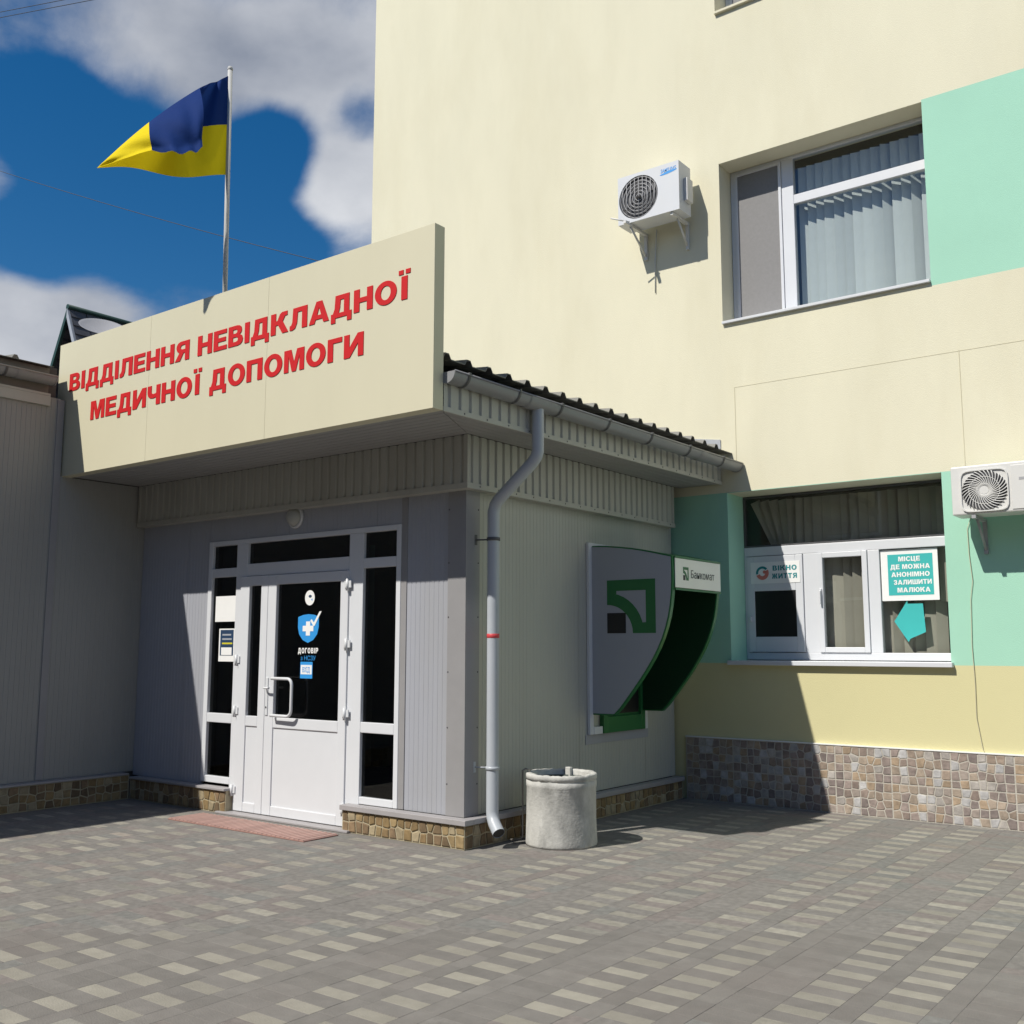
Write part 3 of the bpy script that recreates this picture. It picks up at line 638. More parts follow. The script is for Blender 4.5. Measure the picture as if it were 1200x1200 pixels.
# ledge and plinths
ld = MB(); ld.box(-6.305, XP + 0.02, YP - 0.02, YD - 0.0132, 0.175, ZL); ld.box(XS + 0.0135, XP + 0.02, YD - 0.0131, YW - 0.04, 0.175, ZL - 0.0005)
ld.build('ledge', M['ledge'], ax, 0.004)
MB().box(XL + 0.126, -7.795, YP - 0.02, YD - 0.0005, 0.195, ZL + 0.0015).build('ledge', M['ledge'], ax, 0.004)
pr = MB().box(-6.295, XP - 0.008, YP + 0.008, YD + 0.08, 0.0, 0.1745).build('plinth', M['bgrout'], ax)
for p in stones(-6.29, XP - 0.006, 0.004, 0.172, 0.075, rs, 0.012): stone_obj(p, lambda u, v, d: (u, YP + 0.008 - d, v), pr, PAL_A, rs, 0.007)
pr = MB().box(XL + 0.1005, -7.80, YP + 0.008, YD + 0.08, 0.0, 0.1945).build('plinth', M['bgrout'], ax)
for p in stones(XL + 0.12, -7.80, 0.004, 0.192, 0.08, rs, 0.012): stone_obj(p, lambda u, v, d: (u, YP + 0.008 - d, v), pr, PAL_A, rs, 0.007)
pr = MB().box(XS + 0.014, XP - 0.0081, YD + 0.081, YW - 0.04, 0.0, 0.1745)
pr.box(XP - 0.02, XP - 0.0081, YP + 0.0081, YD + 0.081, 0.0, 0.1744)
pr = pr.build('plinth', M['bgrout'], ax)
for p in stones(YP + 0.012, YW - 0.05, 0.004, 0.172, 0.085, rs, 0.012): stone_obj(p, lambda u, v, d: (XP - 0.008 + d, u, v), pr, PAL_A, rs, 0.007)
# trapezoidal cladding band and fascia
def trap(u0, u1, z0, z1, fn, parent, pitch=0.1, dep=0.016, name='cladding_sheet'):
    n = round((u1 - u0) / pitch); p = (u1 - u0) / n; prof = [(u0, 0)]
    for i in range(1, n + 1):
        a = u0 + (i - 0.5) * p
        prof += [(a - 0.019, 0), (a - 0.008, -dep), (a + 0.008, -dep), (a + 0.019, 0)]
    prof.append((u1, 0))
    b = MB(); b.strip(prof, fn, z0, z1)
    return b.build(name, M['clad'], parent)
fFc = lambda u, n, z: (u, YP - 0.002 - n, z)
fSc = lambda u, n, z: (XP + 0.002 + n, u, z)
trap(XL + 0.02, XP, ZC0, ZS, fFc, ax); trap(YP, YW - 0.12, ZC0, ZS, fSc, ax)
tr = MB(); tr.box(XL + 0.02, XP + 0.004, YP - 0.006, YD - 0.002, ZC0 - 0.045, ZC0 - 0.0005); tr.box(XS + 0.002, XP + 0.006, YP - 0.003, YW - 0.11, ZC0 - 0.043, ZC0 - 0.0012)
tr.box(XP - 0.03, XP + 0.008, YP - 0.008, YP + 0.03, ZC0, ZS - 0.002)
tr = tr.build('cladding_trim', M['clad'], ax)
for k in range(14): screw((XP + 0.006, 6.15 + k * 0.235, ZC0 - 0.02), 'S', tr)
XF = -4.60; YSG = 5.17; SGT = 0.105
YF0 = YSG + SGT
XFW = -4.52
def xf(y): return XFW + 0.025 * (y - 9.4)
fFas = lambda u, n, z: (xf(u) + n, u, z)
trap(YF0 + 0.01, YW - 0.02, ZS + 0.03, 3.305, fFas, ax, 0.11, 0.014, 'fascia_sheet')
ft = MB(); ft.prism([(-0.012, ZS - 0.006), (0.005, ZS - 0.006), (0.005, ZS + 0.03), (-0.012, ZS + 0.03)], lambda u, v, d: (xf(d) + u, d, v), YF0 + 0.004, YW - 0.01)
ft = ft.build('fascia_trim', M['clad'], ax)
for k in range(16): screw((xf(5.5 + k * 0.25) + 0.005, 5.5 + k * 0.25, ZS + 0.012), 'S', ft)
# soffit slats with a mitred corner
def slat(poly):
    return MB().prism(poly, lambda u, v, d: (u, v, d), ZS + 0.001, ZS + 0.014).build('soffit_slat', M['soffit'], ax)
nF = 9; y0, y1 = YF0 + 0.003, YP - 0.0
XM0, XM1 = xf(YF0) - 0.014, XP + 0.004; XW0 = xf(YW) - 0.014
for i in range(nF):
    a = y0 + (y1 - y0) * i / nF; b = y0 + (y1 - y0) * (i + 1) / nF - 0.006
    ma = XM0 + (XM1 - XM0) * (a - y0) / (y1 - y0); mbb = XM0 + (XM1 - XM0) * (b - y0) / (y1 - y0)
    slat([(XL + 0.02, a), (ma - 0.004, a), (mbb - 0.004, b), (XL + 0.02, b)])
nS = 5
for i in range(nS):
    a = XM0 + (XM1 - XM0) * i / nS; b = XM0 + (XM1 - XM0) * (i + 1) / nS + 0.006
    ya = y0 + (y1 - y0) * i / nS; yb = y0 + (y1 - y0) * ((i + 1) / nS - 0.006 / abs(XM1 - XM0))
    aw = XW0 + (XM1 - XW0) * i / nS; bw = XW0 + (XM1 - XW0) * (i + 1) / nS + 0.006
    slat([(a, ya + 0.004), (aw, YW - 0.012), (bw, YW - 0.012), (b, yb + 0.004)])
MB().box(XL + 0.02, XM0 - 0.002, YF0 + 0.002, YW - 0.01, ZS + 0.016, ZS + 0.05).build('canopy_deck', M['interior'], ax)
# roof sheet with ribs running up the slope (towards -X)
RE, RZ, SL = -4.40, 3.415, 0.10; SK = 0.058; ZK = -0.02
GY0 = YF0 + 0.008
prof = [(GY0, 0)]; y = GY0 + 0.05
ribc = []
while y < YW - 0.1:
    prof += [(y - 0.04, 0), (y - 0.018, 0.038), (y + 0.018, 0.038), (y + 0.04, 0)]; y += 0.222
prof.append((YW - 0.004, 0))
r = MB()
fr_ = lambda u, n, d: (RE + SK * (u - 9.4) * (1 - d / 4.9) - d, u, RZ + ZK * (u - 9.4) + n + d * SL)
r.strip(prof, fr_, 0, 4.9)
r.strip([(u, n - 0.008) for u, n in prof], fr_, 0, 4.9)
n = len(prof)
r.add([fr_(u, v, 0) for u, v in prof] + [fr_(u, v - 0.008, 0) for u, v in prof], [(i, n + i, n + i + 1, i + 1) for i in range(n - 1)])
for i in range(n - 1):                                       # foam closers at the eave
    pass
r.build('roof_sheet', M['roof'], ax)
MB().prism([(-0.20, 3.285), (-0.05, 3.285), (-0.05, 3.40), (-0.20, 3.40)], lambda u, v, d: (xf(d) + u, d, v), YF0 + 0.004, YW - 0.012).build('eaves_beam', M['roof'], ax)
MB().prism([(RE - 0.12, RZ + 0.055), (RE - 1.4, RZ + 0.19), (RE - 1.4, RZ + 0.34), (RE - 0.12, RZ + 0.15)], lambda u, v, d: (u, d, v), YW - 0.012, YW - 0.0015).build('wall_flashing', M['flash'], ax)
# gutter: half-round channel with rolled lip, unions and brackets
GX, GZ, GR = -4.357, 3.295, 0.077
def arc(r, n=14): return [(GX + r * math.cos(math.pi + math.pi * i / n), GZ + r * math.sin(math.pi + math.pi * i / n)) for i in range(n + 1)]
gb = MB(); fg = lambda u, v, d: (u + SK * (d - 9.4), d, v + ZK * (d - 9.4))
gxy = lambda y: GX + SK * (y - 9.4)
gzy = lambda y: GZ + ZK * (y - 9.4)
outer = arc(GR); inner = arc(GR - 0.005)
gb.strip(outer + inner[::-1] + [outer[0]], fg, GY0, YW - 0.02, smooth=True)
gb.tube([(gxy(GY0) + GR, GY0, gzy(GY0)), (gxy(YW) + GR, YW - 0.02, gzy(YW))], 0.008, 8)
gut = gb.build('gutter', M['gutter'], ax)
for y in (GY0 - 0.006, YW - 0.020): MB().prism(arc(GR + 0.004), fg, y, y + 0.012).build('end_cap', M['gutter'], gut)
un = MB().strip(arc(GR + 0.004), fg, 6.12, 6.42, smooth=True); un.strip(arc(GR + 0.004), fg, 8.62, 8.74, smooth=True); un.build('gutter_union', M['gutter'], gut)
for y in (5.42, 5.97, 6.48, 7.12, 7.76, 8.40, 9.02):
    b = MB(); b.strip(arc(GR + 0.006), fg, y, y + 0.022, smooth=True); b.box(gxy(y) + GR - 0.011, gxy(y) + GR + 0.011, y, y + 0.022, gzy(y) - 0.01, gzy(y) + 0.015)
    b.build('bracket', M['darkgrey'], gut)
# downpipe with two elbows
PX, PY, PR = -4.935, 6.245, 0.047
gy = 6.285
GXP = gxy(gy)
dp = MB()
path = [(GXP, gy, gzy(gy) - GR + 0.01), (GXP, gy, 2.965), (GXP - 0.012, gy - 0.001, 2.925), (GXP - 0.05, gy - 0.004, 2.88), (PX + 0.06, PY - 0.004, 2.62), (PX + 0.015, PY, 2.575), (PX, PY, 2.52), (PX, PY, 0.26), (PX + 0.006, PY - 0.004, 0.215), (PX + 0.035, PY - 0.02, 0.175), (PX + 0.105, PY - 0.055, 0.115)]
dp.tube(path, PR, 20, caps=False)
dpo = dp.build('downpipe', M['pipe'], ax)
MB().tube([(PX + 0.04, PY - 0.022, 0.17), (PX + 0.103, PY - 0.054, 0.117)], PR - 0.005, 20).build('pipe_mouth', M['black'], dpo)
MB().lathe([(PR + 0.001, -0.5), (PR + 0.0015, 0)], (PX, PY, 2.0), 20)
for z, m_ in ((1.565, 'redtape'),):
    MB().lathe([(PR + 0.0005, -0.016), (PR + 0.0018, -0.015), (PR + 0.0018, 0.015), (PR + 0.0005, 0.016)], (PX, PY, z), 24).build('tape', M[m_], dpo)
for z in (2.31, 0.575):
    c = MB().lathe([(PR + 0.0005, -0.013), (PR + 0.006, -0.012), (PR + 0.006, 0.012), (PR + 0.0005, 0.013)], (PX, PY, z), 24)
    c.tube([(PX - PR, PY, z), (XS + 0.002, PY - 0.04, z)], 0.006, 8); c.box(XS + 0.0015, XS + 0.014, PY - 0.055, PY - 0.025, z - 0.04, z + 0.04)
    c.build('pipe_clamp', M['pipe'] if z < 1 else M['darkgrey'], dpo)
# annex inner shell keeps the rooms dark
inn = MB(); inn.box(XL + 0.05, XS - 0.05, YW - 0.03, YW - 0.004, 0.02, 3.10); inn.box(XL + 0.05, XS - 0.05, YD + 0.09, YW - 0.04, 0.0, 0.018); inn.box(XL + 0.02, XS - 0.04, YD + 0.035, YW - 0.032, 2.78, 2.82)
inn.box(XS - 0.06, XS - 0.034, YD + 0.035, YW - 0.05, 0.03, 2.77)
inn.build('interior', M['interior'], ax)
hd_ = MB(); hd_.box(XL + 0.03, XP - 0.1, YD + 0.002, YD + 0.03, ZC0 + 0.032, ZS - 0.005); hd_.box(XS - 0.03, XS - 0.004, YD + 0.04, YW - 0.01, ZC0 + 0.032, ZS - 0.004); hd_.build('wall_head', M['interior'], ax)

# ---- glazed entrance
YG = YD - 0.012                                             # outer face of the fixed frame
fr = MB()
tF = 0.07
fr.box(DX0, DX0 + 0.06, YG, YG + tF, 0.24, 2.4755); fr.box(DX1 - 0.05, DX1, YG, YG + tF, ZL + 0.002, 2.4755)
fr.box(DX0 + 0.06, DX1 - 0.05, YG + 0.001, YG + tF, 2.43, 2.4754)
fr.box(-7.862, -7.705, YG + 0.0005, YG + tF, 0.02, 2.43); fr.box(-6.362, -6.192, YG + 0.0005, YG + tF, 0.02, 2.43)
fr.box(-7.705, -6.362, YG + 0.001, YG + tF, 2.125, 2.24)
for a, b in ((DX0 + 0.06, -7.862), (-6.192, DX1 - 0.05)):
    fr.box(a, b, YG + 0.001, YG + tF, 2.132, 2.215); fr.box(a, b, YG + 0.001, YG + tF, 0.785, 0.87)
fr.box(DX0 + 0.06, -7.862, YG + 0.001, YG + tF, 0.24, 0.30); fr.box(-6.192, DX1 - 0.05, YG + 0.001, YG + tF, ZL + 0.002, 0.275)
ent = fr.build('entrance_frame', M['white_pvc'], ax, 0.005)
yg = YG + 0.03
for a, b in ((DX0 + 0.06, -7.862), (-6.192, DX1 - 0.05)):
    for c, e in ((2.215, 2.43), (0.87, 2.132), ((0.30 if a < -7 else 0.275), 0.785)): pane(a, b, c, e, yg, M['door_glass'], ent)
pane(-7.705, -6.362, 2.24, 2.43, yg, M['door_glass'], ent)
MB().box(-7.9, -6.2, YP - 0.03, YD + 0.088, 0.0, 0.018).build('threshold', M['ledge'], ax, 0.004)
def leaf(x0, x1, gx0, gx1, name):
    b = MB(); yl = YG - 0.014; z0, z1 = 0.024, 2.122; T = 0.062
    b.box(x0, gx0, yl, yl + T, z0, z1); b.box(gx1, x1, yl, yl + T, z0, z1)
    b.box(gx0, gx1, yl + 0.0006, yl + T, 2.035, z1); b.box(gx0, gx1, yl + 0.0006, yl + T, 0.775, 0.865); b.box(gx0, gx1, yl + 0.0006, yl + T, z0, 0.105)
    o = b.build('door_leaf', M['white_pvc'], ax, 0.005)
    pane(gx0, gx1, 0.865, 2.035, yl + 0.03, M['door_glass'], o)
    MB().box(gx0, gx1, yl + 0.012, yl + 0.04, 0.105, 0.775).build('lower_panel', M['white_pvc'], o)
    return o, yl
lf, yl = leaf(-7.775, -7.386, -7.645, -7.48, 'L'); rf, yl = leaf(-7.382, -6.352, -7.268, -6.445, 'R')
for o, xh, zz in ((lf, -7.785, (0.2, 0.9, 1.36)), (rf, -6.35, (0.16, 0.93, 1.5, 2.0))):
    for z in zz:
        MB().tube([(xh, yl - 0.012, z - 0.05), (xh, yl - 0.012, z + 0.05)], 0.014, 10).box(xh - 0.04, xh + 0.04, yl - 0.01, yl - 0.0005, z - 0.025, z + 0.035).build('hinge', M['white_metal'], o)
def dhandle(x, dx, o):
    p = []
    z0, z1 = 0.885, 1.205; r = 0.055
    pts = [(x, yl - 0.001, z1), (x, yl - 0.05, z1)]
    for q in range(0, 100, 18): pts.append((x + dx - r * (1 if dx > 0 else -1) * (1 - math.sin(R(q))), yl - 0.055, z1 - r * (1 - math.cos(R(q)))))
    for q in range(90, -10, -18): pts.append((x + dx - r * (1 if dx > 0 else -1) * (1 - math.sin(R(q))), yl - 0.055, z0 + r * (1 - math.cos(R(q)))))
    pts += [(x, yl - 0.05, z0), (x, yl - 0.001, z0)]
    MB().tube(pts, 0.0135, 12).build('handle', M['white_metal'], o)
dhandle(-7.235, 0.27, rf); 
MB().box(-7.37, -7.335, yl - 0.008, yl - 0.0005, 0.88, 1.21).build('lock_plate', M['white_metal'], rf, 0.003)
MB().tube([(-7.352, yl - 0.0005, 1.12), (-7.352, yl - 0.04, 1.12), (-7.33, yl - 0.05, 1.12), (-7.27, yl - 0.05, 1.12)], 0.009, 8).build('lever', M['white_metal'], rf)
MB().tube([(-7.352, yl - 0.012, 0.95), (-7.352, yl - 0.0085, 0.95)], 0.008, 10).build('keyhole', M['black'], rf)

# ---- signboard
sg = empty('signboard'); tag(sg, 'long cream signboard with red Cyrillic lettering above the entrance canopy', 'sign')
SX0, SX1, SZ0, SZ1 = -9.56, -4.62, ZS - 0.004, 4.436
for a, b in ((SX0, -8.02), (-8.0185, -6.40), (-6.3985, SX1)):
    MB().box(a, b, YSG, YSG + SGT, SZ0, SZ1).build('board', M['sign'], sg, 0.0015)
block_text('ВІДДІЛЕННЯ НЕВІДКЛАДНОЇ', -9.345, -4.85, 3.935, 4.108, FY(YSG - 0.005), M['red'], sg, 0.0042)
block_text('МЕДИЧНОЇ ДОПОМОГИ', -8.94, -5.305, 3.60, 3.778, FY(YSG - 0.005), M['red'], sg, 0.0042)

# ================================================================== LEFT BUILDING
lb = empty('side_building'); tag(lb, 'shaded grey panelled building with gutter at the left of the entrance', 'building')
fL = lambda u, n, z: (XL + n, u, z)
seams = [-6.8 + 1.2 * i for i in range(8)] + [2.82, 4.02]
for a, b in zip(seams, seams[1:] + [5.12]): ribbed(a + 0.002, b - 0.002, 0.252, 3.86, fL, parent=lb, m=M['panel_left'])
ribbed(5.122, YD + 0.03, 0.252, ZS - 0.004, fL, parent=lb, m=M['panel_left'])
MB().box(XL - 0.03, XL + 0.012, 5.085, 5.155, 0.256, 3.85 ).build('joint_trim', M['trim'], lb, 0.003)
MB().box(XL - 0.03, XL + 0.125, -6.8, YP - 0.021, 0.232, 0.25).build('ledge', M['ledge'], lb, 0.003)
lp = MB().box(XL - 0.03, XL + 0.10, -6.8, YP - 0.001, 0.0, 0.2315).build('plinth', M['bgrout'], lb)
for p in stones(2.6, YP - 0.012, 0.004, 0.228, 0.085, rs, 0.012): stone_obj(p, lambda u, v, d: (XL + 0.10 + d, u, v), lp, PAL_A, rs, 0.007)
MB().box(XL - 4.0, XL - 0.032, -6.8, 9.3, 0.0, 3.85).build('core_wall', M['interior'], lb)
LE = 5.0
MB().box(XL - 0.03, XL + 0.03, -6.8, LE, 3.765, 3.862).build('fascia', M['clad'], lb, 0.003)
MB().box(XL - 0.03, XL + 0.03, -6.8, LE - 0.002, 3.8625, 3.885).build('eaves_soffit', M['clad'], lb)
MB().box(XL - 4.0, XL - 0.031, -6.8, 5.08, 3.851, 4.16).build('roof_core', M['interior'], lb)
GX2, GZ2 = -9.335, 4.035
arc2 = lambda r, n=14: [(GX2 + r * math.cos(math.pi + math.pi * i / n), GZ2 + r * math.sin(math.pi + math.pi * i / n)) for i in range(n + 1)]
fg = lambda u, v, d: (u, d, v)
g2 = MB(); o_, i_ = arc2(0.077), arc2(0.072)
g2.strip(o_ + i_[::-1] + [o_[0]], fg, -6.8, LE, smooth=True); g2.tube([(GX2 + 0.077, -6.8, GZ2), (GX2 + 0.077, LE, GZ2)], 0.009, 8); g2.prism(arc2(0.081), fg, LE - 0.008, LE + 0.004)
g2 = g2.build('gutter', M['gutter'], lb)
MB().strip(arc2(0.081), fg, 4.62, 4.70, smooth=True).build('gutter_union', M['gutter'], g2)
for y in (2.6, 3.3, 4.0, 4.5): 
    b = MB().strip(arc2(0.083), fg, y, y + 0.022, smooth=True); b.build('bracket', M['darkgrey'], g2)
MB().box(XL - 0.03, -9.418, -6.8, LE - 0.003, 3.8855, 4.142).build('eaves_board', M['roof'], lb)
prof = [(-6.8, 0)]; y = -6.66
while y < LE - 0.08: prof += [(y - 0.035, 0), (y - 0.014, 0.035), (y + 0.014, 0.035), (y + 0.035, 0)]; y += 0.305
prof.append((LE, 0))
r = MB(); f2 = lambda u, n, d: (-9.345 - d, u, 4.148 + n + 0.1 * d)
r.strip(prof, f2, 0, 4.1); n = len(prof)
r.add([f2(u, v, 0) for u, v in prof] + [f2(u, -0.006, 0) for u, v in prof], [(i, n + i, n + i + 1, i + 1) for i in range(n - 1)])
r.build('roof_sheet', M['roof'], lb)

# ================================================================== SMALL THINGS ON THE WALLS
# bulkhead lamp
lampo = MB().lathe([(0, 0.085), (0.03, 0.083), (0.06, 0.07), (0.078, 0.045), (0.082, 0.02)], (0, 0, 0), 28).mesh('lamp_shade', M['lampglass'])
le = empty('wall_lamp'); tag(le, 'small round bulkhead lamp on grey panel above the white door', 'lamp')
o = link('lamp_shade', lampo, le, (-7.055, YD - 0.002, 2.625)); o.rotation_euler = (R(90), 0, 0)
o = link('base_ring', MB().lathe([(0.06, 0.0), (0.097, 0.0), (0.099, 0.018), (0.083, 0.03), (0.08, 0.02)], (0, 0, 0), 28).mesh('base_ring', M['white_metal']), le, (-7.055, YD - 0.002, 2.625)); o.rotation_euler = (R(90), 0, 0)

# outdoor units
def bracket_arm(x, y0, yw, z, m):
    b = MB(); b.box(x - 0.016, x + 0.016, y0, yw, z - 0.03, z - 0.002); b.box(x - 0.016, x + 0.016, yw - 0.028, yw, z - 0.30, z - 0.03)
    b.tube([(x, y0 + 0.12, z - 0.03), (x, yw - 0.02, z - 0.26)], 0.012, 8)
    return b
a1 = empty('air_conditioner'); tag(a1, 'white outdoor unit with round grey fan high on the cream wall', 'air conditioner', 'outdoor units on the wall')
AX0, AX1, AY0, AY1, AZ0, AZ1 = -5.465, -4.735, 9.045, 9.30, 5.945, 6.475
body = MB()
cxa, cza, ra = -5.217, 6.205, 0.235
# front plate with a round hole, then the casing
N = 48
sq = []
hw = 0.2475
for i in range(N):
    q = 2 * math.pi * i / N; c, s_ = math.cos(q), math.sin(q); k = hw / max(abs(c), abs(s_)); sq.append((cxa + c * k, cza + s_ * k))
ci = [(cxa + ra * math.cos(2 * math.pi * i / N), cza + ra * math.sin(2 * math.pi * i / N)) for i in range(N)]
body.add([(u, AY0, v) for u, v in ci] + [(u, AY0, v) for u, v in sq] + [(u, AY0 + 0.03, v) for u, v in ci], [f_ for i in range(N) for f_ in ((i, N + i, N + (i + 1) % N, (i + 1) % N), (2 * N + i, i, (i + 1) % N, 2 * N + (i + 1) % N))])
def frontq(x0, x1, z0, z1): body.add([(x0, AY0, z0), (x1, AY0, z0), (x1, AY0, z1), (x0, AY0, z1)], [(0, 1, 2, 3)])
frontq(AX0, cxa - hw, AZ0, AZ1); frontq(cxa + hw, AX1, AZ0, AZ1); frontq(cxa - hw, cxa + hw, AZ0, cza - hw); frontq(cxa - hw, cxa + hw, cza + hw, AZ1)
body.add([(x, y, z) for z in (AZ0, AZ1) for y in (AY0, AY1) for x in (AX0, AX1)], [(0, 2, 3, 1), (4, 5, 7, 6), (2, 6, 7, 3), (0, 4, 6, 2), (1, 3, 7, 5)])
body.build('casing', M['white_metal'], a1)
MB().prism(ci, lambda u, v, d: (u, d, v), AY0 + 0.031, AY0 + 0.036).build('fan_recess', M['acdark'], a1)
gr = MB()
for k in range(1, 7): 
    rr = ra * k / 6.4; gr.tube([(cxa + rr * math.cos(2 * math.pi * i / 30), AY0 + 0.012, cza + rr * math.sin(2 * math.pi * i / 30)) for i in range(31)], 0.0045, 5, caps=False)
for i in range(-4, 5):
    x = cxa + i * 0.048; hz = math.sqrt(max(0, ra ** 2 - (i * 0.048) ** 2)) - 0.003; gr.tube([(x, AY0 + 0.008, cza - hz), (x, AY0 + 0.008, cza + hz)], 0.004, 5)
gr.lathe([(0, 0), (0.035, 0)], (cxa, AY0 + 0.01, cza), 12)
gr.build('fan_grille', M['acgrille'], a1)
fb = MB()
for i in range(3):
    q0 = i * 2.094; vs = []
    for j in range(9):
        q = q0 + j * 0.16
        vs += [(cxa + 0.04 * math.cos(q), AY0 + 0.026, cza + 0.04 * math.sin(q)), (cxa + 0.2 * math.cos(q + 0.25), AY0 + 0.020 + j * 0.0005, cza + 0.2 * math.sin(q + 0.25))]
    fb.add(vs, [(2 * j, 2 * j + 1, 2 * j + 3, 2 * j + 2) for j in range(8)])
fb.build('fan_blade', M['darkgrey'], a1)
fit_text('lettering', 'SAMSUNG', -4.945, -4.765, 6.385, 6.425, FY(AY0 - 0.002), M['bluep'], a1, 0.001, 0.01, 0.2)
MB().prism([(-4.855 + 0.1 * math.cos(R(q)) - 0.01 * math.sin(R(q)), 6.375 + 0.012 * math.sin(R(q)) + 0.012 * math.cos(R(q))) for q in range(0, 360, 20)], FY(AY0 - 0.0005), -0.001, 0).build('emblem', M['bluep'], a1)
MB().box(AX1 + 0.0005, AX1 + 0.045, AY0 + 0.10, AY1 - 0.03, AZ0 + 0.12, AZ1 - 0.16).build('valve_cover', M['acwhite'], a1, 0.008)
for x in (AX0 + 0.13, AX1 - 0.1): bracket_arm(x, AY0 - 0.09 if x < -5 else AY0 + 0.02, YW - 0.001, AZ0 - 0.001, None).build('bracket', M['acwhite'], a1)
MB().tube([(-5.2, YW - 0.02, 5.96), (-5.23, YW - 0.012, 5.6), (-5.235, YW - 0.01, 5.26)], 0.006, 6).build('drain_hose', M['acwhite'], a1)
MB().tube([(AX0 + 0.15, AY0 - 0.02, AZ0 + 0.0), (AX0 - 0.02, AY0 - 0.12, AZ0 + 0.05)], 0.008, 6).build('bracket_tail', M['acwhite'], a1)

a2 = empty('air_conditioner'); tag(a2, 'off-white outdoor unit with spiral fan grille beside the ground floor window', 'air conditioner', 'outdoor units on the wall')
BX0, BX1, BY0, BY1, BZ0, BZ1 = -2.245, -1.385, 9.03, 9.30, 2.575, 2.985
MB().box(BX0, BX1, BY0, BY1, BZ0, BZ1).build('casing', M['acwhite'], a2, 0.012)
cx2, cz2 = -1.985, 2.768; hw2, hh2 = 0.185, 0.175
def rsq(u, hwx, hwz, p=7):
    c, s_ = math.cos(u), math.sin(u); k = (abs(c) ** p + abs(s_) ** p) ** (-1 / p); return (cx2 + hwx * c * k, cz2 + hwz * s_ * k)
ring = [rsq(2 * math.pi * i / 48, hw2, hh2) for i in range(48)]; ring2 = [rsq(2 * math.pi * i / 48, hw2 - 0.009, hh2 - 0.009) for i in range(48)]
b = MB(); b.add([(u, BY0 - 0.014, v) for u, v in ring] + [(u, BY0 - 0.014, v) for u, v in ring2] + [(u, BY0 + 0.001, v) for u, v in ring] + [(u, BY0 + 0.001, v) for u, v in ring2],
    [f_ for i in range(48) for k in [(i + 1) % 48] for f_ in ((i, k, 48 + k, 48 + i), (96 + i, 96 + k, k, i), (48 + i, 48 + k, 144 + k, 144 + i))])
b.build('grille_frame', M['acwhite'], a2)
r2 = 0.172
MB().prism([(cx2 + r2 * math.cos(2 * math.pi * i / 40), cz2 + (r2 - 0.008) * math.sin(2 * math.pi * i / 40)) for i in range(40)], lambda u, v, d: (u, d, v), BY0 - 0.003, BY0 - 0.001).build('fan_recess', M['acdark'], a2)
bl = MB()
for i in range(34):
    pts = []
    for j in range(7):
        rr = 0.03 + (0.178 - 0.03) * j / 6; q = 2 * math.pi * i / 34 + 0.85 * (j / 6) ** 0.8
        pts.append((cx2 + rr * math.cos(q), BY0 - 0.010, cz2 + rr * 0.955 * math.sin(q)))
    bl.tube(pts, 0.0042, 5)
for rr in (0.06, 0.12): bl.tube([(cx2 + rr * math.cos(2 * math.pi * i / 24), BY0 - 0.008, cz2 + rr * 0.955 * math.sin(2 * math.pi * i / 24)) for i in range(25)], 0.003, 5, caps=False)
bl.build('fan_grille', M['acwhite'], a2)
MB().prism([(cx2 + 0.036 * math.cos(2 * math.pi * i / 20), cz2 + 0.034 * math.sin(2 * math.pi * i / 20)) for i in range(20)], lambda u, v, d: (u, d, v), BY0 - 0.015, BY0 - 0.011).build('hub', M['acwhite'], a2)
MB().box(-1.78, -1.42, BY0 - 0.006, BY0 - 0.0005, BZ0 + 0.02, BZ1 - 0.03).build('side_panel', M['acwhite'], a2, 0.004)
MB().box(-1.72, -1.60, BY0 - 0.0075, BY0 - 0.0062, 2.83, 2.852).build('name_plate', M['acgrille'], a2)
for x in (-2.08, -1.5): bracket_arm(x, BY0 + 0.0, YW - 0.001, BZ0 - 0.001, None).build('bracket', M['acgrille'], a2)
wc = MB().tube([(-2.19, YW - 0.011, 2.6), (-2.225, YW - 0.011, 2.50), (-2.222, YW - 0.011, 2.28), (-2.205, YW - 0.011, 2.05), (-2.228, YW - 0.011, 1.9), (-2.24, YW - 0.011, 1.5), (-2.232, YW - 0.011, 1.2), (-2.236, YW - 0.011, 0.9), (-2.20, YW - 0.011, 0.64), (-2.19, YW - 0.013, 0.62)], 0.0028, 6).build('wall_cable', M['seam'])
tag(wc, 'thin grey cable hanging down mint and cream wall under the outdoor unit', 'cable')

# notices on the ground floor window
p1 = empty('poster'); tag(p1, 'teal and white poster with five lines of white Cyrillic lettering on window', 'poster')
YQ = yf_ = YW + 0.355 + 0.03
MB().box(-3.098, -2.585, YQ - 0.006, YQ - 0.0035, 1.915, 2.39).build('sheet', M['paper'], p1)
MB().box(-3.035, -2.63, YQ - 0.0075, YQ - 0.0062, 1.965, 2.345).build('print', M['tealp'], p1)
for i, (tx, a, b) in enumerate((('МІСЦЕ', -2.935, -2.74), ('ДЕ МОЖНА', -3.01, -2.655), ('АНОНІМНО', -3.005, -2.66), ('ЗАЛИШИТИ', -2.985, -2.645), ('МАЛЮКА', -2.955, -2.66))):
    z = 2.285 - i * 0.072
    block_text(tx, a, b, z - 0.006, z + 0.038, FY(YQ - 0.0095), M['paper'], p1, 0.0012, False, 0.12)
ar = MB().prism([(-2.872, 1.915), (-2.872, 1.885), (-2.735, 1.885), (-2.72, 1.625), (-2.86, 1.565), (-2.878, 1.535), (-2.998, 1.725)], FY(YQ - 0.0035), -0.0018, 0).build('arrow_sticker', M['tealp'])
tag(ar, 'teal arrow sticker pointing left on the window below the teal poster', 'sticker')
p2 = empty('sticker'); tag(p2, 'white plate with round emblem and teal Cyrillic lettering on hatch leaf', 'sticker')
yq = YW + 0.355 - 0.012
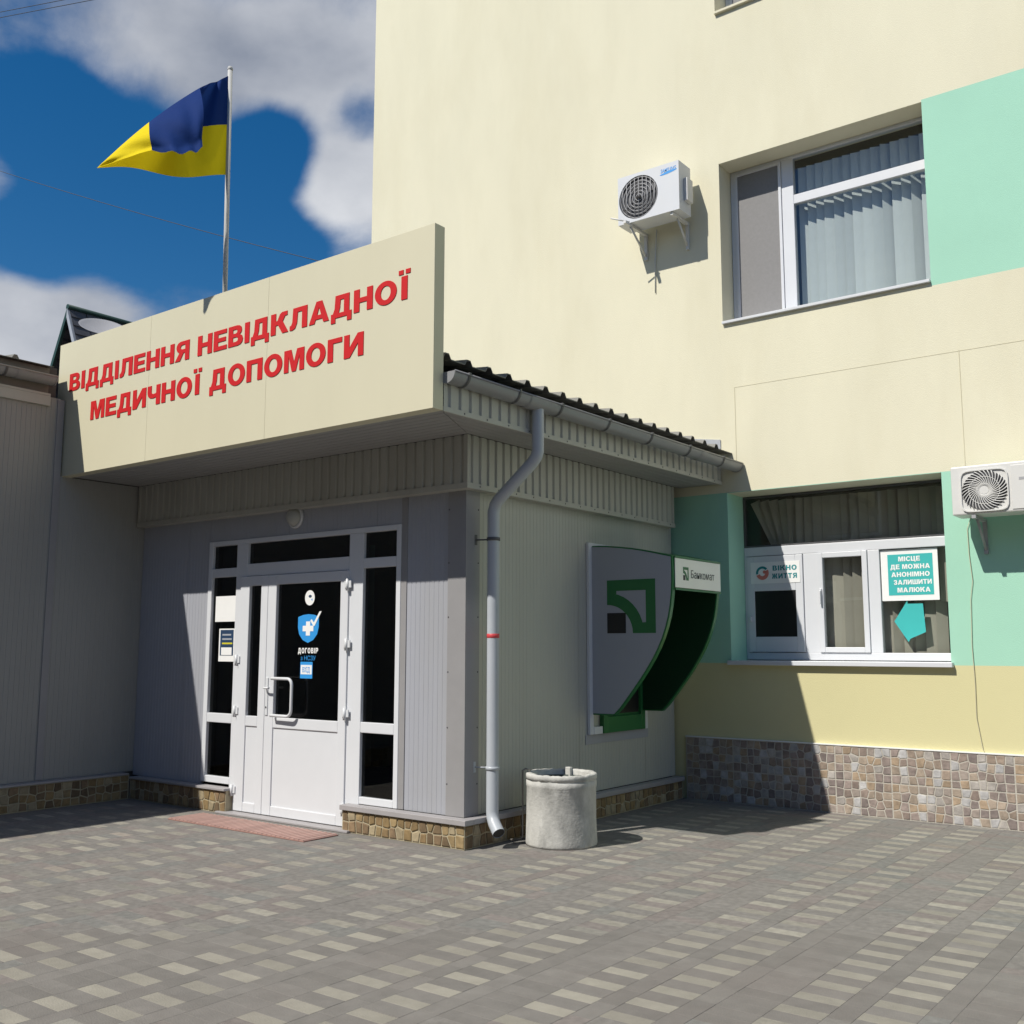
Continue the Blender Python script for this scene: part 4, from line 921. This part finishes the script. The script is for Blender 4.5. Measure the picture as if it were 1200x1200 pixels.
MB().box(-4.39, -3.875, yq - 0.004, yq - 0.0005, 2.12, 2.335).build('plate', M['paper'], p2)
block_text('ВІКНО', -4.155, -3.905, 2.245, 2.295, FY(yq - 0.0055), M['tealt'], p2, 0.001, False, 0.16)
block_text('ЖИТТЯ', -4.165, -3.905, 2.165, 2.215, FY(yq - 0.0055), M['tealt'], p2, 0.001, False, 0.16)
ex, ez = -4.265, 2.225
def sector(q0, q1, r0, r1): return [(ex + r0 * math.cos(R(q)), ez + r0 * math.sin(R(q))) for q in range(q0, q1 + 1, 10)] + [(ex + r1 * math.cos(R(q)), ez + r1 * math.sin(R(q))) for q in range(q1, q0 - 1, -10)]
MB().prism(sector(40, 190, 0.045, 0.068), FY(yq - 0.0045), -0.001, 0).build('emblem', M['tealt'], p2)
MB().prism(sector(200, 390, 0.03, 0.068), FY(yq - 0.0045), -0.001, 0).build('emblem', M['salmon'], p2)
MB().prism([(ex + 0.022 + 0.017 * math.cos(R(q)), ez + 0.01 + 0.017 * math.sin(R(q))) for q in range(0, 360, 30)], FY(yq - 0.0045), -0.001, 0).build('emblem', M['salmon'], p2)

# stickers on the door glass
yg2 = yl + 0.0295
s1 = empty('sticker'); tag(s1, 'white round sticker with dark mark near the top of the door glass', 'sticker')
MB().prism([(-6.857 + 0.062 * math.cos(R(q)), 1.905 + 0.066 * math.sin(R(q))) for q in range(0, 360, 15)], FY(yg2), -0.0015, 0).build('disc', M['paper'], s1)
MB().prism([(-6.852 + 0.02 * math.cos(R(q)), 1.918 + 0.013 * math.sin(R(q))) for q in range(0, 360, 30)], FY(yg2 - 0.0017), -0.0008, 0).build('mark', M['navy'], s1)
MB().prism([(-6.84, 1.885), (-6.825, 1.9), (-6.82, 1.88)], FY(yg2 - 0.0017), -0.0008, 0).build('mark', M['bluep'], s1)
s2 = empty('sticker'); tag(s2, 'blue shield sticker with white cross and tick in the door glass', 'sticker')
sh = [(-7.0, 1.74), (-6.935, 1.757), (-6.868, 1.763), (-6.80, 1.757), (-6.735, 1.74), (-6.735, 1.65), (-6.752, 1.59), (-6.80, 1.54), (-6.868, 1.515), (-6.935, 1.54), (-6.983, 1.59), (-7.0, 1.65)]
MB().prism(sh, FY(yg2), -0.0015, 0).build('shield', M['bluep'], s2)
MB().prism([(-6.895, 1.70), (-6.842, 1.70), (-6.842, 1.663), (-6.80, 1.663), (-6.80, 1.615), (-6.842, 1.615), (-6.842, 1.578), (-6.895, 1.578), (-6.895, 1.615), (-6.937, 1.615), (-6.937, 1.663), (-6.895, 1.663)], FY(yg2 - 0.0018), -0.001, 0).build('cross', M['paper'], s2)
MB().prism([(-6.84, 1.705), (-6.825, 1.72), (-6.795, 1.69), (-6.725, 1.785), (-6.70, 1.785), (-6.785, 1.66), (-6.80, 1.66)], FY(yg2 - 0.003), -0.001, 0).build('tick', M['paper'], s2)
block_text('ДОГОВІР', -6.99, -6.735, 1.425, 1.472, FY(yg2 - 0.0012), M['paper'], s2, 0.0012, False, 0.22)
fit_text('lettering', 'з НСЗУ', -6.955, -6.765, 1.365, 1.405, FY(yg2), M['bluep'], s2, 0.0012, 0.0, 0.0, 'Н')
s3 = empty('sticker'); tag(s3, 'small blue and white card below the shield sticker on the door glass', 'sticker')
MB().box(-6.955, -6.80, yg2 - 0.0015, yg2, 1.21, 1.352).build('card', M['bluep'], s3)
MB().box(-6.948, -6.807, yg2 - 0.0025, yg2 - 0.0017, 1.245, 1.325).build('band', M['paper'], s3)
fit_text('lettering', 'ВХІД', -6.925, -6.83, 1.262, 1.308, FY(yg2 - 0.0035), M['bluep'], s3, 0.0008, 0.01, 0, 'Н')
yg3 = YG + 0.0295
q1 = MB().box(-8.19, -7.885, yg3 - 0.0015, yg3, 1.715, 1.955).build('paper_notice', M['paper']); tag(q1, 'blank white paper sheet in the left side pane of the entrance', 'notice')
q2 = empty('paper_notice'); tag(q2, 'dark framed leaflet below the white sheet in the left side pane', 'notice')
MB().box(-8.12, -7.885, yg3 - 0.0015, yg3, 1.345, 1.65).build('sheet', M['paper'], q2)
MB().box(-8.10, -7.905, yg3 - 0.0025, yg3 - 0.0017, 1.40, 1.638).build('print', M['navy'], q2)
MB().box(-8.08, -7.925, yg3 - 0.0035, yg3 - 0.0027, 1.405, 1.475).build('inset', M['paper'], q2)
for i in range(3): MB().box(-8.07, -7.94 + 0.01 * i, yg3 - 0.0035, yg3 - 0.0027, 1.585 - i * 0.04, 1.6 - i * 0.04).build('text_line', M['yellowp'] if i == 2 else M['fin'], q2)

# ================================================================== ATM HOOD
at = empty('atm_hood'); tag(at, 'green and silver cash machine hood with bank logo on the grey side wall', 'cash machine')
YN, YFAR, XFR = 7.835, 8.735, -4.245
prof_f = [(-5.086, 2.392), (-4.99, 2.391), (-4.903, 2.385), (-4.77, 2.37), (-4.639, 2.351), (-4.53, 2.331), (-4.425, 2.308), (-4.33, 2.285), (-4.243, 2.262), (-4.238, 2.16), (-4.239, 2.049), (-4.246, 1.94), (-4.26, 1.832), (-4.279, 1.74), (-4.305, 1.652), (-4.34, 1.56), (-4.383, 1.471), (-4.44, 1.375), (-4.503, 1.282), (-4.57, 1.193), (-4.641, 1.105), (-4.705, 1.027), (-4.772, 0.948), (-4.834, 0.89), (-5.07, 0.887), (-5.086, 0.887)]
prof_f = prof_f[::-1]
def inset(pf_, d):
    cu = sum(p[0] for p in pf_) / len(pf_); cv = sum(p[1] for p in pf_) / len(pf_); out = []
    n = len(pf_)
    for i in range(n):
        p, a, b = Vector(pf_[i]), Vector(pf_[i - 1]), Vector(pf_[(i + 1) % n])
        t = (b - p).normalized() + (p - a).normalized(); t.normalize(); nn = Vector((-t.y, t.x))
        if nn.dot(Vector((cu, cv)) - p) < 0: nn = -nn
        out.append(tuple(p + nn * d))
    return out
fyp = lambda u, v, d: (u, d, v)
MB().prism(prof_f, fyp, YN, YN + 0.05).build('side_fin', M['green'], at, 0.004)
MB().prism(inset(prof_f, 0.014), fyp, YN - 0.004, YN - 0.0005).build('fin_facing', M['fin'], at)
MB().prism(prof_f, fyp, YFAR - 0.05, YFAR).build('side_fin', M['green'], at, 0.004)
MB().prism(inset(prof_f, 0.012), fyp, YFAR - 0.054, YFAR - 0.0505).build('fin_lining', M['dgreen'], at)
top = MB(); tp = [p for p in prof_f if p[1] > 2.25 and p[0] < -4.235][::-1]
top.prism([(u, v - 0.003) for u, v in tp] + [(u, v - 0.022) for u, v in tp[::-1]], fyp, YN + 0.0505, YFAR - 0.0505); top.build('hood_top', M['green'], at)
MB().box(XFR - 0.03, XFR - 0.002, YN + 0.0505, YFAR - 0.0505, 1.975, 2.235).build('sign_box', M['green'], at)
MB().box(XFR + 0.011, XFR + 0.017, YN + 0.03, YFAR - 0.004, 1.992, 2.245).build('sign_face', M['bank'], at, 0.002)
for z_ in (1.970, 2.2465): MB().box(XFR + 0.011, XFR + 0.019, YN + 0.03, YFAR - 0.002, z_, z_ + 0.017).build('sign_edge', M['green'], at)
fit_text('lettering', 'Банкомат', 8.15, 8.60, 2.085, 2.155, FX(XFR + 0.0195), M['dark_text'], at, -0.001, 0.0, 0, 'Б')
def logo(fn, x0, z0, sx, sz, dep):
    L = lambda u, v: (x0 + u * sx, z0 + v * sz)
    gl = MB()
    # green ring split into convex-ish quads
    outer_arc = [(0.535 * math.cos(R(q)), 0.535 * math.sin(R(q))) for q in range(0, 91, 9)]
    inner_arc = [(0.76 * math.cos(R(q)), 0.76 * math.sin(R(q))) for q in range(15, 76, 6)]
    big = [(0.76 * math.cos(R(q)), 0.76 * math.sin(R(q))) for q in range(0, 91, 9)]
    for i in range(len(outer_arc) - 1):
        gl.prism([L(*outer_arc[i]), L(*big[i]), L(*big[i + 1]), L(*outer_arc[i + 1])], fn, 0, dep)
    # right bar, top bar, corner pieces
    gl.prism([L(0.805, 0), L(1, 0), L(1, 1), L(0.805, 1)], fn, 0, dep)
    gl.prism([L(0, 0.795), L(0.805, 0.795), L(0.805, 1), L(0, 1)], fn, 0, dep)
    gl.prism([L(0.7595, 0), L(0.805, 0), L(0.805, 0.2), L(0.734, 0.197), L(0.752, 0.1)], fn, 0, dep)
    gl.prism([L(0, 0.7595), L(0.1, 0.752), L(0.197, 0.734), L(0.2, 0.795), L(0, 0.795)], fn, 0, dep)
    gl.build('logo', M['green'], at)
    MB().prism([L(0, 0), L(0.39, 0), L(0.39, 0.38), L(0, 0.38)], fn, 0, dep).build('logo_square', M['black'], at)
logo(lambda u, v, d: (u, YN - 0.0042 - d, v), -4.896, 1.604, 0.489, 0.468, 0.0015)
logo(lambda u, v, d: (XFR + 0.0175 + d, u, v), 8.005, 2.06, 0.10, 0.115, 0.0012)
# the cash machine face set in the wall
wf = MB(); Y0, Y1, Z0, Z1 = 7.785, 8.80, 0.715, 2.42
XQ = XS + 0.004
wf.box(XQ, XQ + 0.03, Y0, Y0 + 0.06, Z0, Z1); wf.box(XQ, XQ + 0.03, Y1 - 0.07, Y1, Z0, 0.95); wf.box(XQ, XQ + 0.029, Y1 - 0.07, Y1, 0.95, Z1); wf.box(XQ, XQ + 0.028, Y0 + 0.06, Y1 - 0.07, Z1 - 0.06, Z1); wf.box(XQ, XQ + 0.035, Y0 + 0.06, Y0 + 0.2, Z0, 0.78)
wf.build('opening_frame', M['white_pvc'], at, 0.003)
gf = MB(); gf.box(XQ, XQ + 0.045, Y0 + 0.205, Y0 + 0.285, Z0 + 0.001, 2.1); gf.box(XQ, XQ + 0.045, Y1 - 0.15, Y1 - 0.072, Z0 + 0.001, 2.1); gf.box(XQ, XQ + 0.044, Y0 + 0.285, Y1 - 0.15, Z0 + 0.002, 0.86); gf.box(XQ, XQ + 0.02, Y0 + 0.285, Y1 - 0.15, 0.86, 2.1)
gf.build('machine_frame', M['green'], at, 0.003)
MB().box(XQ + 0.021, XQ + 0.03, Y0 + 0.30, Y1 - 0.17, 0.88, 1.25).build('machine_panel', M['black'], at, 0.002)
MB().box(XQ + 0.021, XQ + 0.032, Y0 + 0.36, Y1 - 0.24, 1.35, 1.7).build('screen', M['navy'], at, 0.002)
MB().box(XQ + 0.021, XQ + 0.06, Y0 + 0.36, Y1 - 0.24, 1.26, 1.33).build('keypad', M['darkgrey'], at, 0.003)
MB().box(XS + 0.0025, XS + 0.006, Y0 - 0.03, Y1 + 0.05, Z0 - 0.085, Z0 - 0.002).build('apron_trim', M['panel'], at)

# ================================================================== CONCRETE BIN
cb = empty('concrete_bin'); tag(cb, 'whitewashed concrete ring used as litter bin beside the downpipe', 'litter bin')
BC = (-4.594, 6.661, 0.0)
o = MB().lathe([(0.24, 0.0), (0.268, 0.0), (0.272, 0.02), (0.270, 0.06), (0.266, 0.20), (0.266, 0.43), (0.269, 0.435), (0.270, 0.475), (0.264, 0.48), (0.264, 0.488), (0.272, 0.493), (0.272, 0.522), (0.266, 0.53), (0.228, 0.53), (0.222, 0.52), (0.222, 0.12)], (0, 0, 0), 72).build('ring', M['concrete'], cb, loc=BC)
rr_ = random.Random(2)
for v in o.data.vertices:
    q = math.atan2(v.co.y, v.co.x); k = 1 + 0.006 * math.sin(5 * q + v.co.z * 9) + rr_.uniform(-0.004, 0.004)
    v.co.x *= k; v.co.y *= k
    if v.co.z > 0.49: v.co.z += rr_.uniform(-0.007, 0.004)
MB().lathe([(0.0, 0.13), (0.21, 0.13), (0.215, 0.49), (0.2, 0.49), (0.196, 0.16)], (BC[0], BC[1], 0), 40).build('liner', M['binin'], cb)
MB().box(BC[0] - 0.10, BC[0] - 0.045, BC[1] + 0.19, BC[1] + 0.225, 0.4, 0.548).build('lug', M['concrete'], cb, 0.006)
wx, wy = BC[0] - 0.245, BC[1] - 0.165
wd = MB().tube([(BC[0] - 0.20, BC[1] - 0.135, 0.50), (BC[0] - 0.20, BC[1] - 0.135, 0.545), (wx + 0.02, wy + 0.012, 0.555), (wx, wy, 0.54), (wx, wy, 0.05), (wx - 0.02, wy - 0.015, 0.03), (wx - 0.09, wy - 0.03, 0.022)], 0.008, 8)
wd.build('lifting_rod', M['wire'], cb)

# ================================================================== DOORMAT
dm = empty('doormat'); tag(dm, 'pink ribbed mat on the paving in front of the white door', 'mat')
mp_ = [(-7.92, 5.855), (-6.18, 5.83), (-6.17, 5.48), (-7.87, 5.55)]
MB().box(-7.92, -6.18, 5.50, 5.86, 0.0015, 0.008).build('mat_base', M['ribbase'], dm)
rme = MB().prism([(-0.021, 0), (-0.014, 0.008), (0.014, 0.008), (0.021, 0)], lambda u, v, d: (u, d, v), 0, 0.352).mesh('rib', M['rib'])
for i in range(32): link('rib', rme, dm, (-7.895 + i * 0.0543, 5.504, 0.0081))

# ================================================================== FLAGPOLE AND FLAG
PB, PT = Vector((-7.215, 5.372, 3.4)), Vector((-7.295, 5.372, 6.64))
fp = empty('flagpole'); tag(fp, 'thin grey steel flagpole standing behind the cream signboard', 'flagpole')
MB().tube([PB, PT], 0.021, 14).build('pole', M['pole'], fp)
cl = MB()
for z in (3.7, 4.25): cl.box(-7.28, -7.15, YSG + SGT + 0.0005, 5.40, z, z + 0.04)
cl.build('pole_clamp', M['darkgrey'], fp)
MB().lathe([(0, 0.035), (0.018, 0.03), (0.026, 0.01), (0.024, 0)], tuple(PT), 14).build('finial', M['pole'], fp)
def at_pole(z): k = (z - PB.z) / (PT.z - PB.z); return PB + (PT - PB) * k
FH1, FH0 = at_pole(6.59), at_pole(5.635)
FA = Vector((-7.322, 5.08, 6.344)); FB = Vector((-7.548, 4.30, 5.363)); FM = Vector((-7.375, 4.64, 5.853)); FD = Vector((-7.125, 4.52, 5.478)); FC = Vector((-6.907, 4.85, 5.575)); FC2 = Vector((-6.93, 4.70, 5.45))
def cloth(name, c):
    m = bpy.data.materials.new(name); m.use_nodes = True; t = m.node_tree; N = t.nodes; L = t.links; b = N['Principled BSDF']
    b.inputs['Base Color'].default_value = (*c, 1); b.inputs['Roughness'].default_value = 0.8; b.inputs['Specular IOR Level'].default_value = 0.12
    co = N.new('ShaderNodeTexCoord'); nb = N.new('ShaderNodeTexNoise'); nb.inputs['Scale'].default_value = 9; nb.inputs['Detail'].default_value = 3; L.new(co.outputs['Object'], nb.inputs['Vector'])
    bp = N.new('ShaderNodeBump'); bp.inputs['Strength'].default_value = 0.3; bp.inputs['Distance'].default_value = 0.02; L.new(nb.outputs['Fac'], bp.inputs['Height']); L.new(bp.outputs[0], b.inputs['Normal'])
    tr = N.new('ShaderNodeBsdfTranslucent'); tr.inputs[0].default_value = (*c, 1)
    mi = N.new('ShaderNodeMixShader'); mi.inputs[0].default_value = 0.22; L.new(b.outputs[0], mi.inputs[1]); L.new(tr.outputs[0], mi.inputs[2]); L.new(mi.outputs[0], N['Material Output'].inputs[0])
    return m
M['fblue'] = cloth('flag_blue', (0.008, 0.034, 0.165)); M['fyellow'] = cloth('flag_yellow', (0.80, 0.63, 0.012))
TOCAM = Vector((0.70, -0.62, -0.35)).normalized()
NU, NV = 40, 36
def q2(a, b, c, t): return a * ((1 - t) ** 2) + b * (2 * t * (1 - t)) + c * (t * t)
def foldpt(v): return q2(FB, FM * 2 - (FA + FB) * 0.5, FA, v)
def mainpt(u, v):
    h = FH0.lerp(FH1, v); e = foldpt(v); p = h.lerp(e, u)
    p = p + TOCAM * ((0.05 * math.sin(7.5 * u + 1.8 * v) + 0.02 * math.sin(19 * u - 4 * v)) * u * (1 - u) * 2.4) + Vector((0, 0, -0.05 * math.sin(math.pi * u) * (1 - v) * math.sin(5 * u)))
    return p
fl = MB(); vs = [mainpt(i / NU, k / NV) for i in range(NU + 1) for k in range(NV + 1)]
fa = []; fb_ = []
for i in range(NU):
    for k in range(NV):
        q = (i * (NV + 1) + k, (i + 1) * (NV + 1) + k, (i + 1) * (NV + 1) + k + 1, i * (NV + 1) + k + 1)
        (fa if k >= NV // 2 else fb_).append(q)
base = len(vs)
def endpt(s):                                               # fly edge of the flap, s: 0 = upper corner, 1 = tip
    if s < 0.5:
        k = s / 0.5; p = q2(FC, FC2 * 2 - (FC + FD) * 0.5 + Vector((0.02, 0, 0.03)), FD, k)
        return p + Vector((0, 0, 0.018 * math.sin(19 * k))) * math.sin(math.pi * k) + TOCAM * (0.03 * math.sin(13 * k))
    return FD.lerp(FB, (s - 0.5) / 0.5) + TOCAM * (0.03 * math.sin(13)) * (1 - (s - 0.5) / 0.5)
NT = 24
def flappt(s, t):
    a = foldpt(1 - s); b = endpt(s); p = a.lerp(b, t)
    w = math.sin(math.pi * min(1, t * 1.15)) * (1 - s) ** 0.6
    p = p + TOCAM * (0.10 * w + (0.05 * math.sin(9 * t + 17 * s) + 0.03 * math.sin(30 * s + 3 * t)) * t * (1 - s) ** 0.7 * (1 - 0.3 * t)) + Vector((0.05 * w * (1 - s) ** 4, 0, 0.05 * w * s))
    p += TOCAM * 0.02 * t
    return p
fv = [flappt(i / NV, k / NT) for i in range(NV + 1) for k in range(NT + 1)]
fa2 = []; fb2 = []
for i in range(NV):
    for k in range(NT):
        q = (i * (NT + 1) + k, (i + 1) * (NT + 1) + k, (i + 1) * (NT + 1) + k + 1, i * (NT + 1) + k + 1)
        (fa2 if i < NV // 2 else fb2).append(q)
fo = empty('flag'); tag(fo, 'blue and yellow flag folded by the wind on the thin pole', 'flag')
def flagpart(name, pts, faces, m):
    used = sorted({i for f in faces for i in f}); mp2 = {o: n for n, o in enumerate(used)}
    MB().add([pts[i] for i in used], [tuple(mp2[i] for i in f) for f in faces], 0, True).build(name, m, fo)
nb_ = len(vs)
flagpart('blue_field', vs + fv, fa + [tuple(i + nb_ for i in f) for f in fa2], M['fblue'])
flagpart('yellow_field', vs + fv, fb_ + [tuple(i + nb_ for i in f) for f in fb2], M['fyellow'])

# ================================================================== BACKGROUND HOUSE, DISH, WIRES
hs_ = empty('background_house'); tag(hs_, 'steep dark tiled gable of a house behind the signboard', 'house')
HY = 11.0; hx, hz = -20.13, 8.56
K = 2.15                                                     # roof pitch
hwid, hdrop = 1.9, 1.9 * K
gw = MB().prism([(hx - hwid + 0.12, 0), (hx + hwid - 0.12, 0), (hx + hwid - 0.12, hz - hdrop + 0.1), (hx, hz - 0.16), (hx - hwid + 0.12, hz - hdrop + 0.1)], lambda u, v, d: (u, d, v), HY + 0.35, HY + 6)
gw.build('wall', M['fin'], hs_)
MB().prism([(hx - 0.62, hz - 1.85), (hx + 0.62, hz - 1.85), (hx + 0.40, hz - 1.0), (hx - 0.40, hz - 1.0)], lambda u, v, d: (u, d, v), HY + 0.30, HY + 0.349).build('gable_board', M['brick'], hs_)
for sgn in (-1, 1):
    rows = MB(); nr = 20
    for i in range(nr):
        a, b = i / nr, (i + 1) / nr
        for j in range(16):
            y0, y1 = HY + 0.02 + j * 0.38, HY + 0.02 + (j + 1) * 0.38 - 0.02
            P1 = lambda t, y, n: (hx + sgn * (hwid * t + n * 0.9), y, hz - hdrop * t + n * 0.42)
            lo, hi = 0.03, 0.008
            v8 = [P1(a, y0, hi), P1(a, y1, hi), P1(b, y1, lo), P1(b, y0, lo), P1(b, y0, -0.02), P1(b, y1, -0.02)]
            rows.add(v8, [(0, 1, 2, 3), (3, 2, 5, 4)])
    t_ = rows.build('roof_tiles', M['tile'], hs_); t_['kind'] = 'stuff'
    MB().prism([(hx, hz), (hx, hz - 0.2), (hx + sgn * hwid, hz - hdrop - 0.2), (hx + sgn * hwid, hz - hdrop)], lambda u, v, d: (u, d, v), HY - 0.03, HY + 0.03).build('bargeboard', M['gedge'] if sgn < 0 else M['fin'], hs_)
MB().tube([(hx, HY - 0.02, hz + 0.03), (hx, HY + 6, hz + 0.03)], 0.06, 8).build('ridge_cap', M['gedge'], hs_)
# satellite dish standing on the annex roof
ds = empty('satellite_dish'); tag(ds, 'pale satellite dish peeking over the signboard in front of the gable', 'satellite dish')
DC = Vector((-13.99, 8.2, 6.19)) 
prof_d = [(r_ * 0.72, z_ * 0.6) for r_, z_ in [(0.0, 0.0), (0.15, 0.012), (0.3, 0.048), (0.42, 0.095), (0.47, 0.12), (0.475, 0.12), (0.42, 0.085), (0.3, 0.036), (0.15, 0.0), (0.0, -0.012)]]
dobj = MB().lathe(prof_d, (0, 0, 0), 40).build('reflector', M['dish'], ds, loc=DC)
dobj.rotation_euler = Vector((0.52, -0.22, 0.80)).to_track_quat('Z', 'Y').to_euler()
MB().tube([DC + Vector((0, 0.05, -0.03)), DC + Vector((0, 0.15, -0.3)), DC + Vector((0, 0.15, -1.9))], 0.022, 8).build('mast', M['pole'], ds)
for i, (a, b, sag, lab) in enumerate((((-30.0, 12.0, 15.6), (-8.5, 13.8, 6.6), 0.25, 'single thin cable crossing the blue sky behind the flagpole'),
        ((-29.4, 12.0, 19.2), (-18.0, 12.0, 15.79), 0.0, 'upper of the two cables at the top left corner of the sky'),
        ((-29.4, 12.0, 19.03), (-16.8, 12.0, 15.30), 0.0, 'lower of the two cables at the top left corner of the sky'))):
    a, b = Vector(a), Vector(b); n = 16
    o = MB().tube([a.lerp(b, k / n) - Vector((0, 0, sag * 4 * (k / n) * (1 - k / n))) for k in range(n + 1)], 0.008, 6).build('overhead_cable', M['cable'])
    tag(o, lab, 'cable', 'overhead cables')

# ================================================================== BUILDING ACROSS THE YARD (unseen behind the viewer; hinted by window reflections, added and raised to block skylight)
yb = empty('yard_sky_blocker'); tag(yb, 'unseen brown brick building behind the viewer, added to block skylight', 'building')
M['ybrick'] = mat('brown_brick_wall', (0.17, 0.115, 0.085), 0.9, 0.15, 3, 0.4, 40)
MB().box(-15, 12, -14, -7.2, 0, 8.6).build('wall', M['ybrick'], yb)
MB().prism([(-6.8, 8.5), (-14.5, 8.5), (-10.6, 10.6)], lambda u, v, d: (d, u, v), -15.4, 12.4).build('roof', M['roof'], yb)
for i in range(8):
    for z in (1.1, 4.4):
        w_ = MB(); frame_rect(w_, -13.2 + i * 3.2, -11.6 + i * 3.2, z, z + 1.7, 0.08, -7.2, -7.13); w_ = w_.build('window', M['white_pvc'], yb)
        MB().box(-13.12 + i * 3.2, -11.68 + i * 3.2, -7.195, -7.17, z + 0.08, z + 1.62).build('pane', M['black'], w_)
